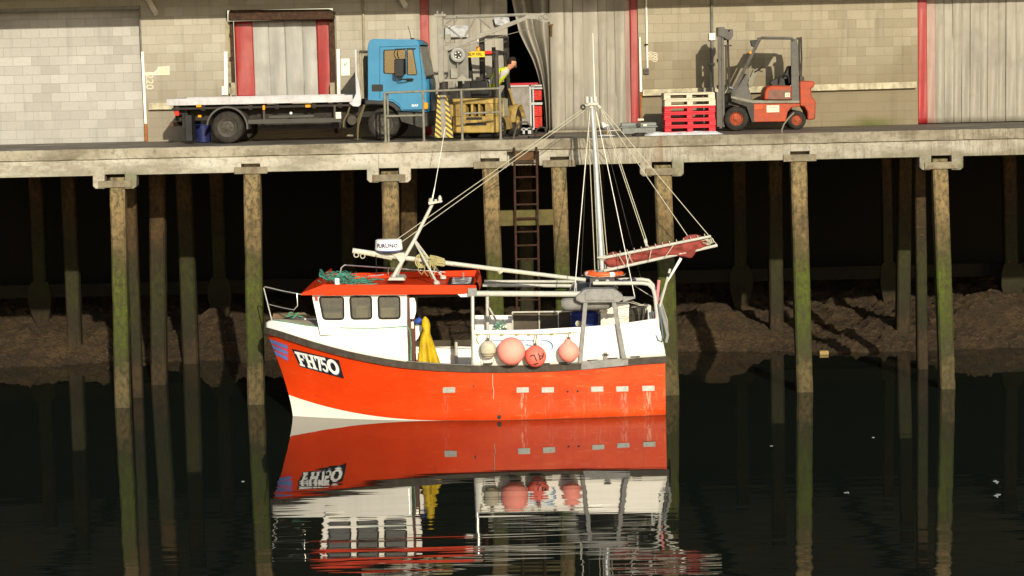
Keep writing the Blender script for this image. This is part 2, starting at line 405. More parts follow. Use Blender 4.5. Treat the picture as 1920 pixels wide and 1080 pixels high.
# ---- piles
def pile_mat(name, K):
  s = N(name); x_, y_, z_ = s.sep()
  f = s.noise(s.pos, 1.7, 7, 0.65); g = s.noise(s.scaled(1, 1, 0.6), 11, 6, 0.7)
  zz = s.math('ADD', z_, s.math('MULTIPLY', s.math('SUBTRACT', f, 0.5), 2.2))
  zz = s.math('ADD', zz, s.math('MULTIPLY', s.math('SUBTRACT', g, 0.5), 1.0))
  r = s.ramp(s.rng(zz, -0.4, 5.6, 0, 1), [(0.05, (0.10, 0.085, 0.04)), (0.16, (0.13, 0.10, 0.045)), (0.22, (0.046, 0.050, 0.014)), (0.31, (0.058, 0.080, 0.005)), (0.49, (0.085, 0.118, 0.006)), (0.60, (0.078, 0.076, 0.020)), (0.70, (0.20, 0.145, 0.072)), (0.82, (0.32, 0.235, 0.12)), (1.0, (0.27, 0.23, 0.14))])
  c = s.mix(s.ramp(g, [(0.44, 0), (0.62, 0.8)]), r, (0.036, 0.030, 0.014))
  c = s.mix(s.ramp(s.noise(s.scaled(1, 1, .35, (3, 8, 2)), 2.6, 6, .7), [(0.50, 0), (0.64, 0.7)]), c, (0.05, 0.04, 0.02))
  ls = s.ramp(s.noise(s.scaled(4, 4, 26, (2, 2, 2)), 1.0, 3), [(0.60, 0), (0.66, 1)])
  lm = s.math('MULTIPLY', ls, s.math('MULTIPLY', s.rng(z_, 2.6, 3.2, 0, 0.6), s.ramp(s.noise(s.pos, 0.55, 2), [(0.5, 0), (0.6, 1)])))
  c = s.mix(lm, c, (0.36, 0.28, 0.15))
  c = s.mix(s.ramp(s.noise(s.scaled(1, 1, 1, (9, 1, 4)), 6, 2), [(0.72, 0), (0.74, 0.8)]), c, (0.30, 0.13, 0.05))
  s.bump(s.math('ADD', g, f), 0.8, 0.03)
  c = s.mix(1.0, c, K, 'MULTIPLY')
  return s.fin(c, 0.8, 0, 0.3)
PILE = pile_mat("pile_concrete", (.62, .60, .52)); PILE_SHADED = pile_mat("shaded_pile_concrete", (.22, .17, .10))  # rear copy is browner, with under-deck shade darkened into its colour
def pile(label, xt, yt, xb, yb, Y, wpx, ztop=None, zbot=-2.2, group="front row of quay piles", head=None):
    pt, pb = P(xt, yt, Y), P(xb, yb, Y)
    hw = wpx * (52 + Y) / FPX / 2
    ax = pt - pb; ax.y = 0
    if abs(ax.z) < 1e-6: ax = Vector((0, 0, 1))
    k = ax.x / ax.z
    ztop = pt.z if ztop is None else ztop
    mb = MB(); n = 26; ch = hw * 0.22
    ring = [(-hw + ch, -hw), (hw - ch, -hw), (hw, -hw + ch), (hw, hw - ch), (hw - ch, hw), (-hw + ch, hw), (-hw, hw - ch), (-hw, -hw + ch)]
    vs = []; fs = []
    for i in range(n + 1):
        z = zbot + (ztop - zbot) * i / n; xc = pb.x + k * (z - pb.z)
        for j, (a, b) in enumerate(ring):
            e = 0.018 * fbm(xc * 3 + a * 9, z * 2.1 + b * 7, 3, 2) * 2
            vs.append((xc + a * (1 + e * 3), Y + hw + b * (1 + e * 3), z))
    for i in range(n):
        for j in range(8): fs.append((i * 8 + j, i * 8 + (j + 1) % 8, (i + 1) * 8 + (j + 1) % 8, (i + 1) * 8 + j))
    fs += [tuple(range(8)), tuple(range(n * 8, n * 8 + 8))]
    mb.add(vs, fs)
    if head:                                            # flared column head
        xc = pb.x + k * (head - pb.z); x2 = pb.x + k * (ztop - pb.z)
        q = [(hw * 1.0, head - 0.55), (hw * 1.75, head), (hw * 1.75, head + 0.35), (hw * 1.25, head + 0.6)]
        v2 = []; 
        for (h_, z) in q:
            for a, b in ((-1, -1), (1, -1), (1, 1), (-1, 1)): v2.append((xc + a * h_, Y + hw + b * h_, z))
        mb.add(v2, [(i * 4 + j, i * 4 + (j + 1) % 4, i * 4 + 4 + (j + 1) % 4, i * 4 + 4 + j) for i in range(3) for j in range(4)] + [(0, 1, 2, 3), (12, 13, 14, 15)])
    o = mb.build("quay_pile", PILE if group.startswith("front") else PILE_SHADED, base=(pb.x, Y + hw, zbot)); tag(o, label, "pile", group); return o
ft = zb - 0.02
G2 = "piles behind the front row"
for a in (
    ("front pile streaked green, furthest from the boat on the bow side", 219.5, 365, 228.5, 760, 0.0, 28, zb - 0.05),
    ("green front pile right beside the red boat's bow", 471.5, 330, 479, 758, 0.0, 31, zb + 0.1),
    ("front pile rising behind the white radar dome", 731, 350, 739, 755, 0.0, 31, zb - 0.05),
    ("front pile with the ladder on its right-hand side", 919.5, 325, 936, 748, 0.0, 30, zb + 0.1),
    ("front pile between the ladder and the boat's mast", 1048, 318, 1062, 745, 0.0, 28, zb + 0.1),
    ("front pile behind the furled sail and the stern", 1244, 340, 1258, 742, 0.0, 32, zb - 0.05),
    ("front pile below the red forklift, dark weed at its foot", 1498, 305, 1510, 737, 0.0, 30, zb + 0.1),
    ("front pile furthest from the boat on the stern side", 1764, 322, 1778, 729, 0.0, 28, zb - 0.05)):
    pile(*a)
for a in (
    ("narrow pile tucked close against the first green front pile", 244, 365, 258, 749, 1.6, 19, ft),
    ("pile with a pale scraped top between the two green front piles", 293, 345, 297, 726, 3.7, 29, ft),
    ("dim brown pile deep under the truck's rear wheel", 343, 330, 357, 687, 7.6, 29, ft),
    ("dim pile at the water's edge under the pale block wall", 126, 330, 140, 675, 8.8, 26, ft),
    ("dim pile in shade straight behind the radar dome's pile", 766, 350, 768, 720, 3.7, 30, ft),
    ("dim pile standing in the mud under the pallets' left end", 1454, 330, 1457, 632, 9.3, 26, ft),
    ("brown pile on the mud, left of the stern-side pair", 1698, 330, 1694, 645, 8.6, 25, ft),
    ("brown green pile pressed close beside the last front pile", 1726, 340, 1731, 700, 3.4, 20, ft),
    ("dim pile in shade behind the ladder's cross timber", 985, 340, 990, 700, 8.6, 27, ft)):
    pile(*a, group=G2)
h4 = ZP(960, 548, 13.4)
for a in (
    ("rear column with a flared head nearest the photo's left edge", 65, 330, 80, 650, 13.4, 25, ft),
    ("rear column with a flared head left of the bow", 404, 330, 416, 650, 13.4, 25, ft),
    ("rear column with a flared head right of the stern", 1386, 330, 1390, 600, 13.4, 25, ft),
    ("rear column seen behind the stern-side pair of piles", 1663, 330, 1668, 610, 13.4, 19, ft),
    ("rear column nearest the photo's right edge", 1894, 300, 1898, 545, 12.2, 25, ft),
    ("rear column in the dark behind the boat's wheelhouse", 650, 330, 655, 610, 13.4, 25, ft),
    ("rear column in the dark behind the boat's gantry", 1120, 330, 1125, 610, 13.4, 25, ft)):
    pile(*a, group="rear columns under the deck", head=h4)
tb = MB().box(-34, 34, 13.35, 13.7, ZP(960, 538, 13.35), ZP(960, 514, 13.35)).build("tie_beam", mat("shaded_tie_concrete", (0.012, 0.010, 0.007), 0.9, 0, 0.3, 2, 0.4)); tag(tb, "long shade-darkened tie beam joining the rear columns below the deck", "beam")  # beam colour darkened so that it sinks into the under-deck shade
GT = mat("green_timber", A(112, 96, 52), 0.85, 0, 0.4, 4, 0.5, 0.3, 0.6, (0.07, 0.08, 0.02))
tt = MB().pbox(934, 394, 1042, 423, 0.02, 0.2).build("cross_timber", GT, bevel=0.015); tag(tt, "mossy cross timber spanning two front piles behind the ladder", "timber")
# ---- ladder
RUST = mat("rusty_iron", A(72, 52, 36), 0.85, 0.2, 0.4, 8, 0.4, 0, 0.6, A(120, 62, 30))
lad = thing("ladder", "rusty iron ladder hanging from the quay edge down behind the boat", "ladder", P(986, 740, -0.12))
zt, z0 = ZP(986, 276, -0.12), 0.25
for px0, px1 in ((964, 970), (1006, 1012)):
    a, b = P(px0, 276, -0.12), P(px1, 620, -0.12); d = (b - a) / (b.z - a.z)
    MB().tube([a + d * (zt - a.z), a + d * (z0 - a.z)], 0.028, 6).build("rail", RUST, lad)
mb = MB()
k = 0
while True:
    py = 306.5 + 25.6 * k
    xa, xb = P(964.5 + (py - 276) * 6 / 344, py + 0.4, -0.12), P(1006.5 + (py - 276) * 6 / 344, py - 0.6, -0.12)
    if xa.z < z0: break
    MB().tube([xa, xb], 0.021, 6).build("rung", RUST, lad); k += 1
# ================================================================== WAREHOUSE
def blocks(name, c1, c2, mortar, stain, lo, hi):
    s = N(name); x_, y_, z_ = s.sep()
    cb = s.n("ShaderNodeCombineXYZ"); s.put(cb.inputs[0], x_); s.put(cb.inputs[1], s.math('ADD', z_, 0.06))
    br = s.n("ShaderNodeTexBrick"); s.put(br.inputs["Vector"], cb.outputs[0])
    for k, v in (("Color1", c1), ("Color2", c2), ("Mortar", mortar)): br.inputs[k].default_value = (*v, 1)
    br.inputs["Scale"].default_value = 1; br.inputs["Mortar Size"].default_value = 0.006; br.inputs["Mortar Smooth"].default_value = 0.3
    br.inputs["Brick Width"].default_value = 0.45; br.inputs["Row Height"].default_value = 0.225
    f = s.noise(s.pos, 0.7, 6, 0.6); g = s.noise(s.pos, 22, 4, 0.7)
    # block-by-block weathering: noise sampled once per course and block
    sn = s.n("ShaderNodeVectorMath", operation='SNAP'); s.put(sn.inputs[0], cb.outputs[0]); sn.inputs[1].default_value = (0.45, 0.225, 1)
    bw = s.noise(sn.outputs[0], 0.9, 3, 0.7)
    zz = s.math('ADD', z_, s.math('MULTIPLY', s.math('SUBTRACT', bw, 0.5), 2.6))
    zz = s.math('ADD', zz, s.math('MULTIPLY', s.math('SUBTRACT', f, 0.5), 1.6))
    wet = s.rng(zz, hi, lo, 0, 0.85)
    c = s.mix(wet, br.outputs[0], stain)
    c = s.mix(s.ramp(g, [(0.45, 0), (0.8, 0.3)]), c, tuple(v * 0.5 for v in c1))
    c = s.mix(s.ramp(s.noise(s.scaled(5, 5, 0.35), 1.2, 5), [(0.56, 0), (0.75, 0.35)]), c, tuple(v * 0.55 for v in stain))
    mz = s.math('MULTIPLY', s.rng(s.math('ADD', z_, s.math('MULTIPLY', f, 0.5)), DZ + 0.52, DZ + 0.24, 0, 1.0), s.math('SUBTRACT', 1.0, s.math('MINIMUM', 1.0, s.math('ABSOLUTE', s.math('MULTIPLY', s.math('SUBTRACT', x_, XP(1632, 220, YW)), 1.1)))))
    c = s.mix(mz, c, (0.055, 0.068, 0.008))
    s.bump(s.math('ADD', s.math('MULTIPLY', br.outputs["Fac"], -1.0), s.math('MULTIPLY', g, 0.4)), 0.5, 0.012)
    return s.fin(c, 0.88, 0, 0.2)
BLOCK = blocks("tan_blocks", A(208, 194, 162), A(192, 177, 145), A(184, 170, 138), A(160, 144, 112), DZ + 0.5, DZ + 2.5)
BLOCK_D = blocks("brown_blocks", A(192, 175, 138), A(174, 157, 121), A(168, 151, 116), A(146, 128, 92), DZ + 1.0, DZ + 2.5)
PANEL = blocks("pale_blocks", A(214, 203, 178), A(190, 179, 155), A(178, 168, 143), A(184, 175, 152), DZ - 1.5, DZ + 1.5)
WH = thing("warehouse", "quayside warehouse of tan concrete blocks with strip curtain doorways", "building", (0, YW, DZ))
TOPZ = DZ + 5.6
X0, X1, X2, X3, X4, X5, X6 = [XP(p, 150, YW) for p in (268, 428, 628, 790, 1198, 1721, 2330)]
def wall(x0, x1, z0, z1, m, y0=YW, t=0.25): return MB().box(x0, x1, y0, y0 + t, z0, z1).build("wall", m, WH, smooth=False)
ldA = ZP(528, 17, YW); ldP = ZP(135, 16, YW)
wall(X0, X1, DZ - 0.01, TOPZ, BLOCK); wall(X1, X2, ldA, TOPZ, BLOCK); wall(X2, X3, DZ - 0.01, TOPZ, BLOCK)
wall(X4, X5, DZ - 0.01, TOPZ, BLOCK_D); wall(X3, X4, ZP(990, -40, YW), TOPZ, BLOCK); wall(X5, X6, ZP(1800, -50, YW), TOPZ, BLOCK)
wall(-21, X0, DZ - 0.01, ldP + 0.3, PANEL, YW + 0.42); wall(-21, X0, ldP, TOPZ, BLOCK); wall(-30, -21, DZ - 0.01, TOPZ, BLOCK); wall(X6, 30, DZ - 0.01, TOPZ, BLOCK)
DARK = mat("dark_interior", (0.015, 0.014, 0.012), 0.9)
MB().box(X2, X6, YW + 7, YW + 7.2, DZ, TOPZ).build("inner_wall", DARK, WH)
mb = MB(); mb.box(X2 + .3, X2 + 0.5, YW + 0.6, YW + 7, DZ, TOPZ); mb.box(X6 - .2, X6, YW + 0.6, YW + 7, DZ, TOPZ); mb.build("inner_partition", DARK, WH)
STEEL = mat("grey_steel", A(150, 142, 120), 0.55, 0.3, 0.2, 5, 0.1, 0.3, 0.3)
MB().box(-21, X0, YW - 0.10, YW - 0.001, ldP - 0.05, ldP + 0.03).build("lintel", STEEL, WH)
zeave = ZP(1000, 21, YW) + 2.2 * math.tan(SUN_E) / math.cos(SUN_A)
ROOF = mat("eave_sheet", A(130, 120, 98), 0.7, 0, 0.2)
MB().box(-32, 32, YW - 2.2, YW + 8, zeave, zeave + 0.14).build("eave", ROOF, WH)
MB().add([(-32, YW - 2.2, zeave + .14), (32, YW - 2.2, zeave + .14), (32, YW + 8, zeave + 2.6), (-32, YW + 8, zeave + 2.6), (-32, YW + 8, zeave + .14), (32, YW + 8, zeave + .14)], [(0, 1, 2, 3), (0, 3, 4), (1, 5, 2), (0, 4, 5, 1), (3, 2, 5, 4)]).build("roof", ROOF, WH, smooth=False)
FRAMEP = mat('bracket_pale', (.5, .47, .40), .5)
for px, py in ((287, 26), (755, 13)):
    b = P(px + 6, py, YW - 0.32)
    MB().tube([b, b + Vector((-0.28, 0.2, .46))], 0.085, 4).build("eave_bracket", FRAMEP, WH)
# strip curtains: overlapping hanging PVC strips
def pvc(name, col, s0=0.22):
    s = N(name); f = s.noise(s.scaled(3, 3, 0.5), 1.2, 6, 0.65); g = s.noise(s.pos, 2.0, 5)
    c = s.mix(s.ramp(f, [(0.35, 0), (0.7, 1)]), tuple(v * (1 - s0) for v in col), tuple(min(.8, v * 1.12) for v in col))
    c = s.mix(s.ramp(g, [(0.5, 0), (0.75, 0.5)]), c, tuple(v * 0.62 for v in (col[0], col[1] * 0.95, col[2] * 0.85)))
    s.bump(f, 0.25, 0.03)
    return s.fin(c, s.ramp(g, [(0.3, 0.3), (0.6, 0.55)]), 0, 0.4)
PVCG = pvc("grey_pvc", A(168, 156, 128)); PVCB = pvc("blue_grey_pvc", A(184, 176, 154)); PVCR = pvc("red_pvc", A(178, 44, 40), 0.2)
PVCF = pvc("faded_pink_pvc", A(180, 142, 118), 0.15)
def strips(edges, ytop, ybot, Y, m, name="strip_curtain", slope=0.0):
    for i in range(len(edges) - 1):
        xa0, xa1 = XP(edges[i] - 1.5, ytop, Y), XP(edges[i + 1] + 1.5, ytop, Y)
        zt = ZP(960, ytop, Y); zb_ = DZ + 0.015 if ybot is None else ZP((edges[i] + edges[i + 1]) / 2, ybot, Y)
        if ytop < 0: zt = ZP(edges[i], ytop, Y)
        ph = hsh(i, edges[i]) * 6; am = 0.004 + 0.008 * hsh(i, 5)
        def fn(u, v):
            x = xa0 + (xa1 - xa0) * u; z = zt + (zb_ - zt) * v
            return Vector((x + 0.02 * (v - .5) * math.sin(ph), Y + 0.012 * (i % 2) + am * math.sin(u * math.pi) * -1 + 0.02 * math.sin(ph + u * 5 + v * 2.1) * v + 0.012 * fbm(x * 3, z * 0.7, 3, i), z))
        MB().grid(fn, 10, 24).build(name, m, WH, solid=0.006)
wall(X1, X2, DZ - 0.01, ZP(528, 184, YW), BLOCK, YW + .02, .2)
strips([470, 502, 534, 566, 597], 28, 184, YW + 0.18, PVCB)
strips([440, 472], 28, 184, YW + 0.12, PVCR, "red_strip"); strips([594, 622], 28, 184, YW + 0.12, PVCR, "red_strip")
strips([800, 826, 850, 876, 900, 924, 948], -35, None, YW + 0.14, PVCG)
strips([783, 801], -35, None, YW + 0.10, PVCR, "red_strip")
strips([1030, 1056, 1073, 1090, 1121, 1136, 1152, 1169], -35, None, YW + 0.14, PVCG); strips([1169, 1183], -35, None, YW + 0.14, PVCF)
strips([1181, 1198], -35, None, YW + 0.08, PVCR, "red_strip")
strips([1721, 1736], -45, None, YW + 0.02, PVCR, "red_strip"); strips([1735, 1752], -45, None, YW + 0.12, PVCF)
strips([1751, 1769, 1787, 1803, 1820, 1836, 1853, 1871, 1887, 1904, 1925, 1950, 1980, 2010, 2050, 2090, 2140, 2190, 2240, 2290, 2335], -50, None, YW + 0.14, PVCG)
# gathered curtain beside the open gap
Lk = [(-35, 952), (30, 966), (60, 973), (85, 985), (110, 998), (135, 1007), (150, 1011), (170, 1015), (200, 1019), (225, 1021), (243, 1022)]
def lerpk(tab, y):
    for (a, b), (c, d) in zip(tab, tab[1:]):
        if y <= c: return b + (d - b) * (y - a) / (c - a)
    return tab[-1][1]
def fold(u, v):
    y = -35 + 279 * v; L, Rr = lerpk(Lk, y), 1033
    px = L + (Rr - L) * u
    dep = 0.05 + 0.12 * v
    Yc = YW + 0.20 + dep * math.sin(u * 13.0 + 1.0) + (0.22 * math.exp(-((u - 0.42 - 0.1 * v) / 0.07) ** 2) * (1 - v) if v < 1 else 0)
    p = P(px, y, YW + 0.2); return Vector((p.x, Yc, p.z))
MB().grid(fold, 60, 40).build("gathered_curtain", PVCG, WH, solid=0.006)
CLEAR = mat("clear_sheet", A(205, 200, 185), 0.25, 0, 0.3, 6, 0.5)
MB().grid(lambda u, v: P(834 + 44 * u, 48 + 22 * v, YW + 0.02 - 0.05 * vn(u * 6, v * 4, 4)), 14, 10).build("bunched_sheet", CLEAR, WH, solid=0.005)
MB().grid(lambda u, v: P(925 + 29 * u + 4 * v, 32 + 16 * v, YW + 0.02 - 0.07 * vn(u * 5 + 9, v * 4, 4)), 14, 10).build("bunched_sheet", CLEAR, WH, solid=0.005)
# door frame of the dock door, rails, guards, pipes
RUSTB = mat("brown_beam", A(74, 52, 38), 0.8, 0.1, 0.4, 6, 0.3, 0, 0.6, A(120, 84, 40))
MB().ppx([(430, 19), (616, 17), (622, 19), (626, 25), (626, 36), (428, 39), (428, 27)], YW - 0.32, YW - 0.02).build("roller_housing", RUSTB, WH, bevel=0.02)
TANF = mat("tan_frame", A(186, 170, 128), 0.7, 0, 0.2, 5, 0, 0.3, 0.4)
for a, b, c, d, m, yy in ((424, 40, 433, 176, TANF, .03), (434, 40, 440, 260, RUSTB, .08), (619, 36, 623, 176, RUSTB, .08), (624, 36, 630, 250, RUSTB, .05), (631, 20, 633, 250, STEEL, .04)):
    MB().pbox(a, b, c, d, YW - yy, YW + 0.05).build("door_post", m, WH)
for y in (62, 107, 155): MB().pbox(430, y, 436, y + 6, YW - 0.14, YW - 0.05).build("hinge", RUSTB, WH)
for a, b in ((433, 155), (619, 155)): MB().pbox(a, b, a + 9, b + 24, YW - 0.16, YW - 0.085).build("bumper", TANF, WH)
WHITE = mat("white_paint", (0.78, 0.74, 0.66), 0.5, 0, 0.08, 5, 0, 0.1, 0.15)
ORNG = mat("orange_rust", A(190, 110, 50), 0.8, 0, 0.3, 8)
for pts in ([(264.5, 97), (269, 97), (275, 232), (271, 232)], [(420, 97), (426, 97), (427, 178), (421, 178)], [(416, 162), (419.5, 162), (420, 178), (416, 178)], [(631, 92), (637, 92), (638, 178), (633, 178)], [(1198.6, 70), (1201, 70), (1204, 172), (1200, 172)]):
    MB().ppx(pts, YW - 0.06, YW - 0.002).build("corner_guard", WHITE, WH)
for pts in ([(271, 232.5), (275.5, 232.5), (277, 264), (271.5, 264)], [(1200.5, 172), (1204, 172), (1203, 224), (1200.5, 224)]): MB().ppx(pts, YW - 0.06, YW - 0.002).build("corner_guard", ORNG, WH)
TIMB = mat("bump_timber", A(226, 208, 160), 0.8, 0, 0.3, 5, 0.3, 0.3, 0.4)
MB().ppx([(1205, 168), (1719, 153), (1719, 165), (1205, 180)], YW - 0.14, YW - 0.002).build("bump_rail", TIMB, WH, bevel=0.01)
MB().ppx([(278, 193), (330, 192), (330, 205), (278, 206)], YW - 0.14, YW - 0.002).build("bump_rail", TIMB, WH, bevel=0.01)
for (a, b, c, d, r, m) in ((262, 20, 265, 97, .02, STEEL), (1334, -30, 1336, 165, .035, STEEL), (680, -20, 683, 120, .03, TANF), (1211, -30, 1214, 127, .022, WHITE)):
    MB().tube([P(a, b, YW - 0.04), P(c, d, YW - 0.04)], r, 8).build("wall_pipe", m, WH)
for y in (62, 118): MB().pbox(1330, y, 1341, y + (13 if y == 62 else 4), YW - 0.09, YW - 0.002).build("pipe_clip", WHITE if y == 62 else STEEL, WH)
MB().pbox(1209, 82, 1215, 85, YW - 0.08, YW - 0.002).build("pipe_clip", RUSTB, WH)
MB().box(XP(1028, 240, YW), X4, YW - 0.16, YW + 0.05, DZ, ZP(1110, 243, YW)).build("threshold", SLAB, WH)
# writing on the wall, stencilled sideways
STEN = mat("stencil_paint", (0.48, 0.43, 0.33), 0.7, 0, 0.3, 20)
def side_text(txt, px, py, size, name="stencilled_number", out=0.006):
    c = P(px, py, YW - out)
    return text_on(txt, lambda u, v: c + Vector((v, 0, -u)), size, 0.004).build(name, STEN, WH, smooth=False)
side_text("220", 280, 153, 0.26); side_text("001", 1219.5, 105, 0.15); side_text("(00)", 1228.5, 107, 0.15)
# notices and switch box
NOT = mat("notice_cream", (0.60, 0.54, 0.42), 0.5, 0, 0.1, 10, 0, 0.1, 0.2)
INK = mat("ink", (0.03, 0.03, 0.03), 0.6)
n1 = MB().ppx([(272, 136), (280, 135), (288, 136), (295, 130), (296, 125.5), (318, 124), (318, 140.5), (272, 141.5)], YW - 0.02, YW - 0.003).build("notice", NOT); tag(n1, "torn cream notice on the tan wall beside the white corner strip", "notice")
FADE = mat("faded_print", A(214, 190, 150), 0.6)
mb = MB()
for y in (128.5, 132.5, 136): mb.pbox(298 if y < 134 else 291, y, 314, y + 1.4, YW - 0.024, YW - 0.021)
mb.build("faded_lines", FADE, n1)
n2 = MB().pbox(640, 110, 655.5, 141.5, YW - 0.02, YW - 0.003).build("notice", mat("notice_pale", (0.70, 0.72, 0.58), 0.5, 0, 0.06)); tag(n2, "pale upright notice with a dark tick on the wall behind the truck's headboard", "notice")
mb = MB(); mb.tube([P(644, 121, YW - .025), P(646, 123, YW - .025), P(651, 117, YW - .025)], 0.008, 5); mb.tube([P(644.5, 117, YW - .025), P(646.5, 121, YW - .025)], 0.006, 5); mb.build("scrawl", INK, n2)
sb = thing("switch_box", "small grey switch box at the foot of a white wall pipe", "switch box", P(1213, 138, YW - 0.05))
MB().pbox(1208, 127.5, 1218, 138, YW - 0.12, YW - 0.003).build("case", STEEL, sb, bevel=0.008)
MB().pbox(1209.5, 129, 1216.5, 136.5, YW - 0.135, YW - 0.121).build("cover", mat("dark_grey", A(84, 78, 66), 0.6, 0, 0.2), sb, bevel=0.004)
# ================================================================== THINGS ON THE QUAY
BLACKR = mat("tyre_rubber", (0.022, 0.020, 0.018), 0.85, 0, 0.3, 6, 0.3, 0, 0.4, (0.06, 0.05, 0.036))
BLACK = mat("black_plastic", (0.02, 0.02, 0.02), 0.5, 0, 0.3)
CHAS = mat("chassis_black", (0.022, 0.02, 0.018), 0.7, 0.1, 0.4, 5, 0.1, 0, 0.4, (0.06, 0.05, 0.035))
AMBER = mat("amber_lens", (0.75, 0.26, 0.01), 0.25, 0, 0.1)
REDL = mat("red_lens", (0.5, 0.03, 0.02), 0.25)
GREYM = mat("galvanised", A(158, 148, 118), 0.6, 0.0, 0.25, 6, 0.15, 0, 0.5, A(110, 92, 64))
CABGL = glass_mat("cab_glass", (0.66, 0.69, 0.66), 0.2)
def wheel(root, c, r, wdt, axis, tyre_m, rim_m, name="wheel", lugs=8, rf=0.62):
    """rim (the part) with its tyre and hub as sub-parts; c is the outer face centre, axis points outwards"""
    ax = Vector(axis).normalized(); c = Vector(c)
    rm = MB().lathe([(0.0, -0.03 * r), (r * .22, -0.02 * r), (r * .24, -0.12 * r), (r * .40, -0.20 * r), (r * .50, -0.06 * r), (r * rf, 0.0), (r * rf, -wdt * .9), (0, -wdt * .9)], c, ax, 28).build(name, rim_m, root)
    MB().lathe([(r * rf * .98, 0.005), (r * .72, 0.02), (r * .90, 0.0), (r * .985, -0.03), (r, -0.06), (r, -wdt + .06), (r * .985, -wdt + .03), (r * .9, -wdt), (r * rf, -wdt)], c, ax, 36, caps=False).build("tyre", tyre_m, rm)
    mb = MB(); q = ax.to_track_quat('Z', 'Y')
    mb.lathe([(r * .16, -0.06 * r), (r * .16, 0.06 * r), (r * .10, .09 * r), (0, .09 * r)], c, ax, 16)
    for k in range(lugs):
        g = 2 * math.pi * k / lugs; mb.lathe([(.022, -0.1 * r), (.022, 0.0), (0, 0.01)], c + q @ Vector((math.cos(g) * r * .31, math.sin(g) * r * .31, -0.03)), ax, 6)
    mb.build("hub", rim_m, rm); return rm
# ---- flatbed truck
TY, TF = 1.75, 3.90
truck = thing("flatbed_truck", "blue cab flatbed truck with an empty pale bed, parked along the quay", "truck", (XP(560, 265, TY), (TY + TF) / 2, DZ))
BLUE = mat("blue_cab_paint", (0.024, 0.168, 0.315), 0.4, 0, 0.12, 2, 0, 0.12, 0.18, (0.03, 0.10, 0.16), 0.3, 0.12)
BLUE.node_tree.nodes['Principled BSDF'].inputs['Coat Weight'].default_value = .08
BED = mat("bed_alloy", A(228, 218, 200), 0.5, 0.1, 0.15, 3, 0.05, 0.25, 0.25, A(150, 130, 100))
PALE = mat("pale_panel", A(196, 180, 140), 0.6, 0, 0.2, 4, 0, 0.3, 0.3)
def TX(px, py, Y=TY): return Q(px, py, Y)
zb0, zb1 = ZP(500, 194.5, TY), ZP(500, 181.5, TY); xl, xr = XP(315, 188, TY), XP(668, 190, TY)
mb = MB(); mb.box(xl, xr, TY, TY + 0.04, zb0, zb1); mb.box(xl, xr, TF - 0.04, TF, zb0, zb1); mb.box(xl, xl + 0.04, TY + .04, TF - .04, zb0, zb1)
mb.each("side_board", BED, truck, bevel=0.008)
MB().box(xl + .04, xr, TY + .04, TF - .04, zb0 + 0.01, zb0 + 0.06).build("bed_floor", mat("bed_floor", A(120, 112, 95), 0.7, 0, 0.3, 5, 0.1, 0, 0.5), truck)
# headboard: frame posts with a swept foot, ribbed panel
for yy in (TY, TF - 0.08):
    MB().prism([TX(*p) for p in [(671.5, 93), (675.5, 93), (676.5, 140), (681, 158), (684, 185), (683, 196), (679, 200), (668, 199), (661, 193), (670, 184), (674, 175)]], yy, yy + 0.08).build("headboard_post", BED, truck, bevel=0.01)
x0, x1 = XP(672, 100, TY), XP(678, 100, TY)
mb = MB(); mb.box(x0 + .0, x0 + 0.03, TY + .08, TF - .08, zb1 - .1, ZP(675, 94, TY))
for k in range(7): mb.box(x0 + .03, x0 + .09, TY + .1 + k * 0.3, TY + .16 + k * .3, zb1 - .1, ZP(675, 94, TY))
mb.box(x0 + .03, x0 + .10, TY + .08, TF - .08, ZP(675, 97, TY), ZP(675, 94, TY)); mb.build("headboard", PALE, truck)
# chassis
mb = MB()
for yy in (TY + .55, TF - .65): mb.box(XP(322, 205, TY), XP(800, 205, TY), yy, yy + .1, ZP(600, 222, TY), ZP(600, 202, TY))
for px in (330, 380, 470, 520, 590, 640): mb.box(XP(px, 200, TY), XP(px, 200, TY) + .09, TY + .08, TF - .08, zb0 - .13, zb0 - .002)
mb.box(XP(324, 200, TY), xr, TY + .06, TF - .06, zb0 - .10, zb0 - .05)
mb.box(XP(480, 200, TY), XP(650, 200, TY), TY + .5, TF - .5, zb0 - .62, zb0 - .1)
mb.ppx([(322, 196), (350, 196), (350, 262), (346, 262), (344, 216), (325, 214)], TY + .3, TF - .3, TY)
mb.build("chassis", CHAS, truck)
mb = MB(); mb.pbox(470, 222.5, 646, 230.5, TY + .03, TY + .08); mb.pbox(509, 216, 594, 220.5, TY + .1, TY + .16)
for px in (500, 634): mb.pbox(px - 2, 197, px + 2, 224, TY + .05, TY + .09)
mb.each("side_guard", mat("guard_grey", A(92, 86, 72), 0.6, 0.2, 0.2), truck)
def zflat(px, py, Y): return P(px, py, Y)
rwc = Vector((XP(430.8, 243.8, TY), TY, 0)); RWR = 0.372; rwc.z = DZ + RWR
fwc = Vector((XP(725.5, 236.5, TY), TY + 0.06, 0)); fwc.z = DZ + RWR
RIMG = mat("rim_grey", A(106, 97, 80), 0.7, 0.2, 0.3, 8, 0.1, 0, 0.6)
wheel(truck, rwc, RWR, .5, (0, -1, 0), BLACKR, RIMG); wheel(truck, fwc, RWR, .26, (0, -1, 0), BLACKR, RIMG)
wheel(truck, (rwc.x, TF, rwc.z), RWR, .5, (0, 1, 0), BLACKR, RIMG); wheel(truck, (fwc.x, TF - .06, fwc.z), RWR, .26, (0, 1, 0), BLACKR, RIMG)
MB().tube([(rwc.x, TY + .4, rwc.z), (rwc.x, TF - .4, rwc.z)], .09, 10).build("axle", CHAS, truck)
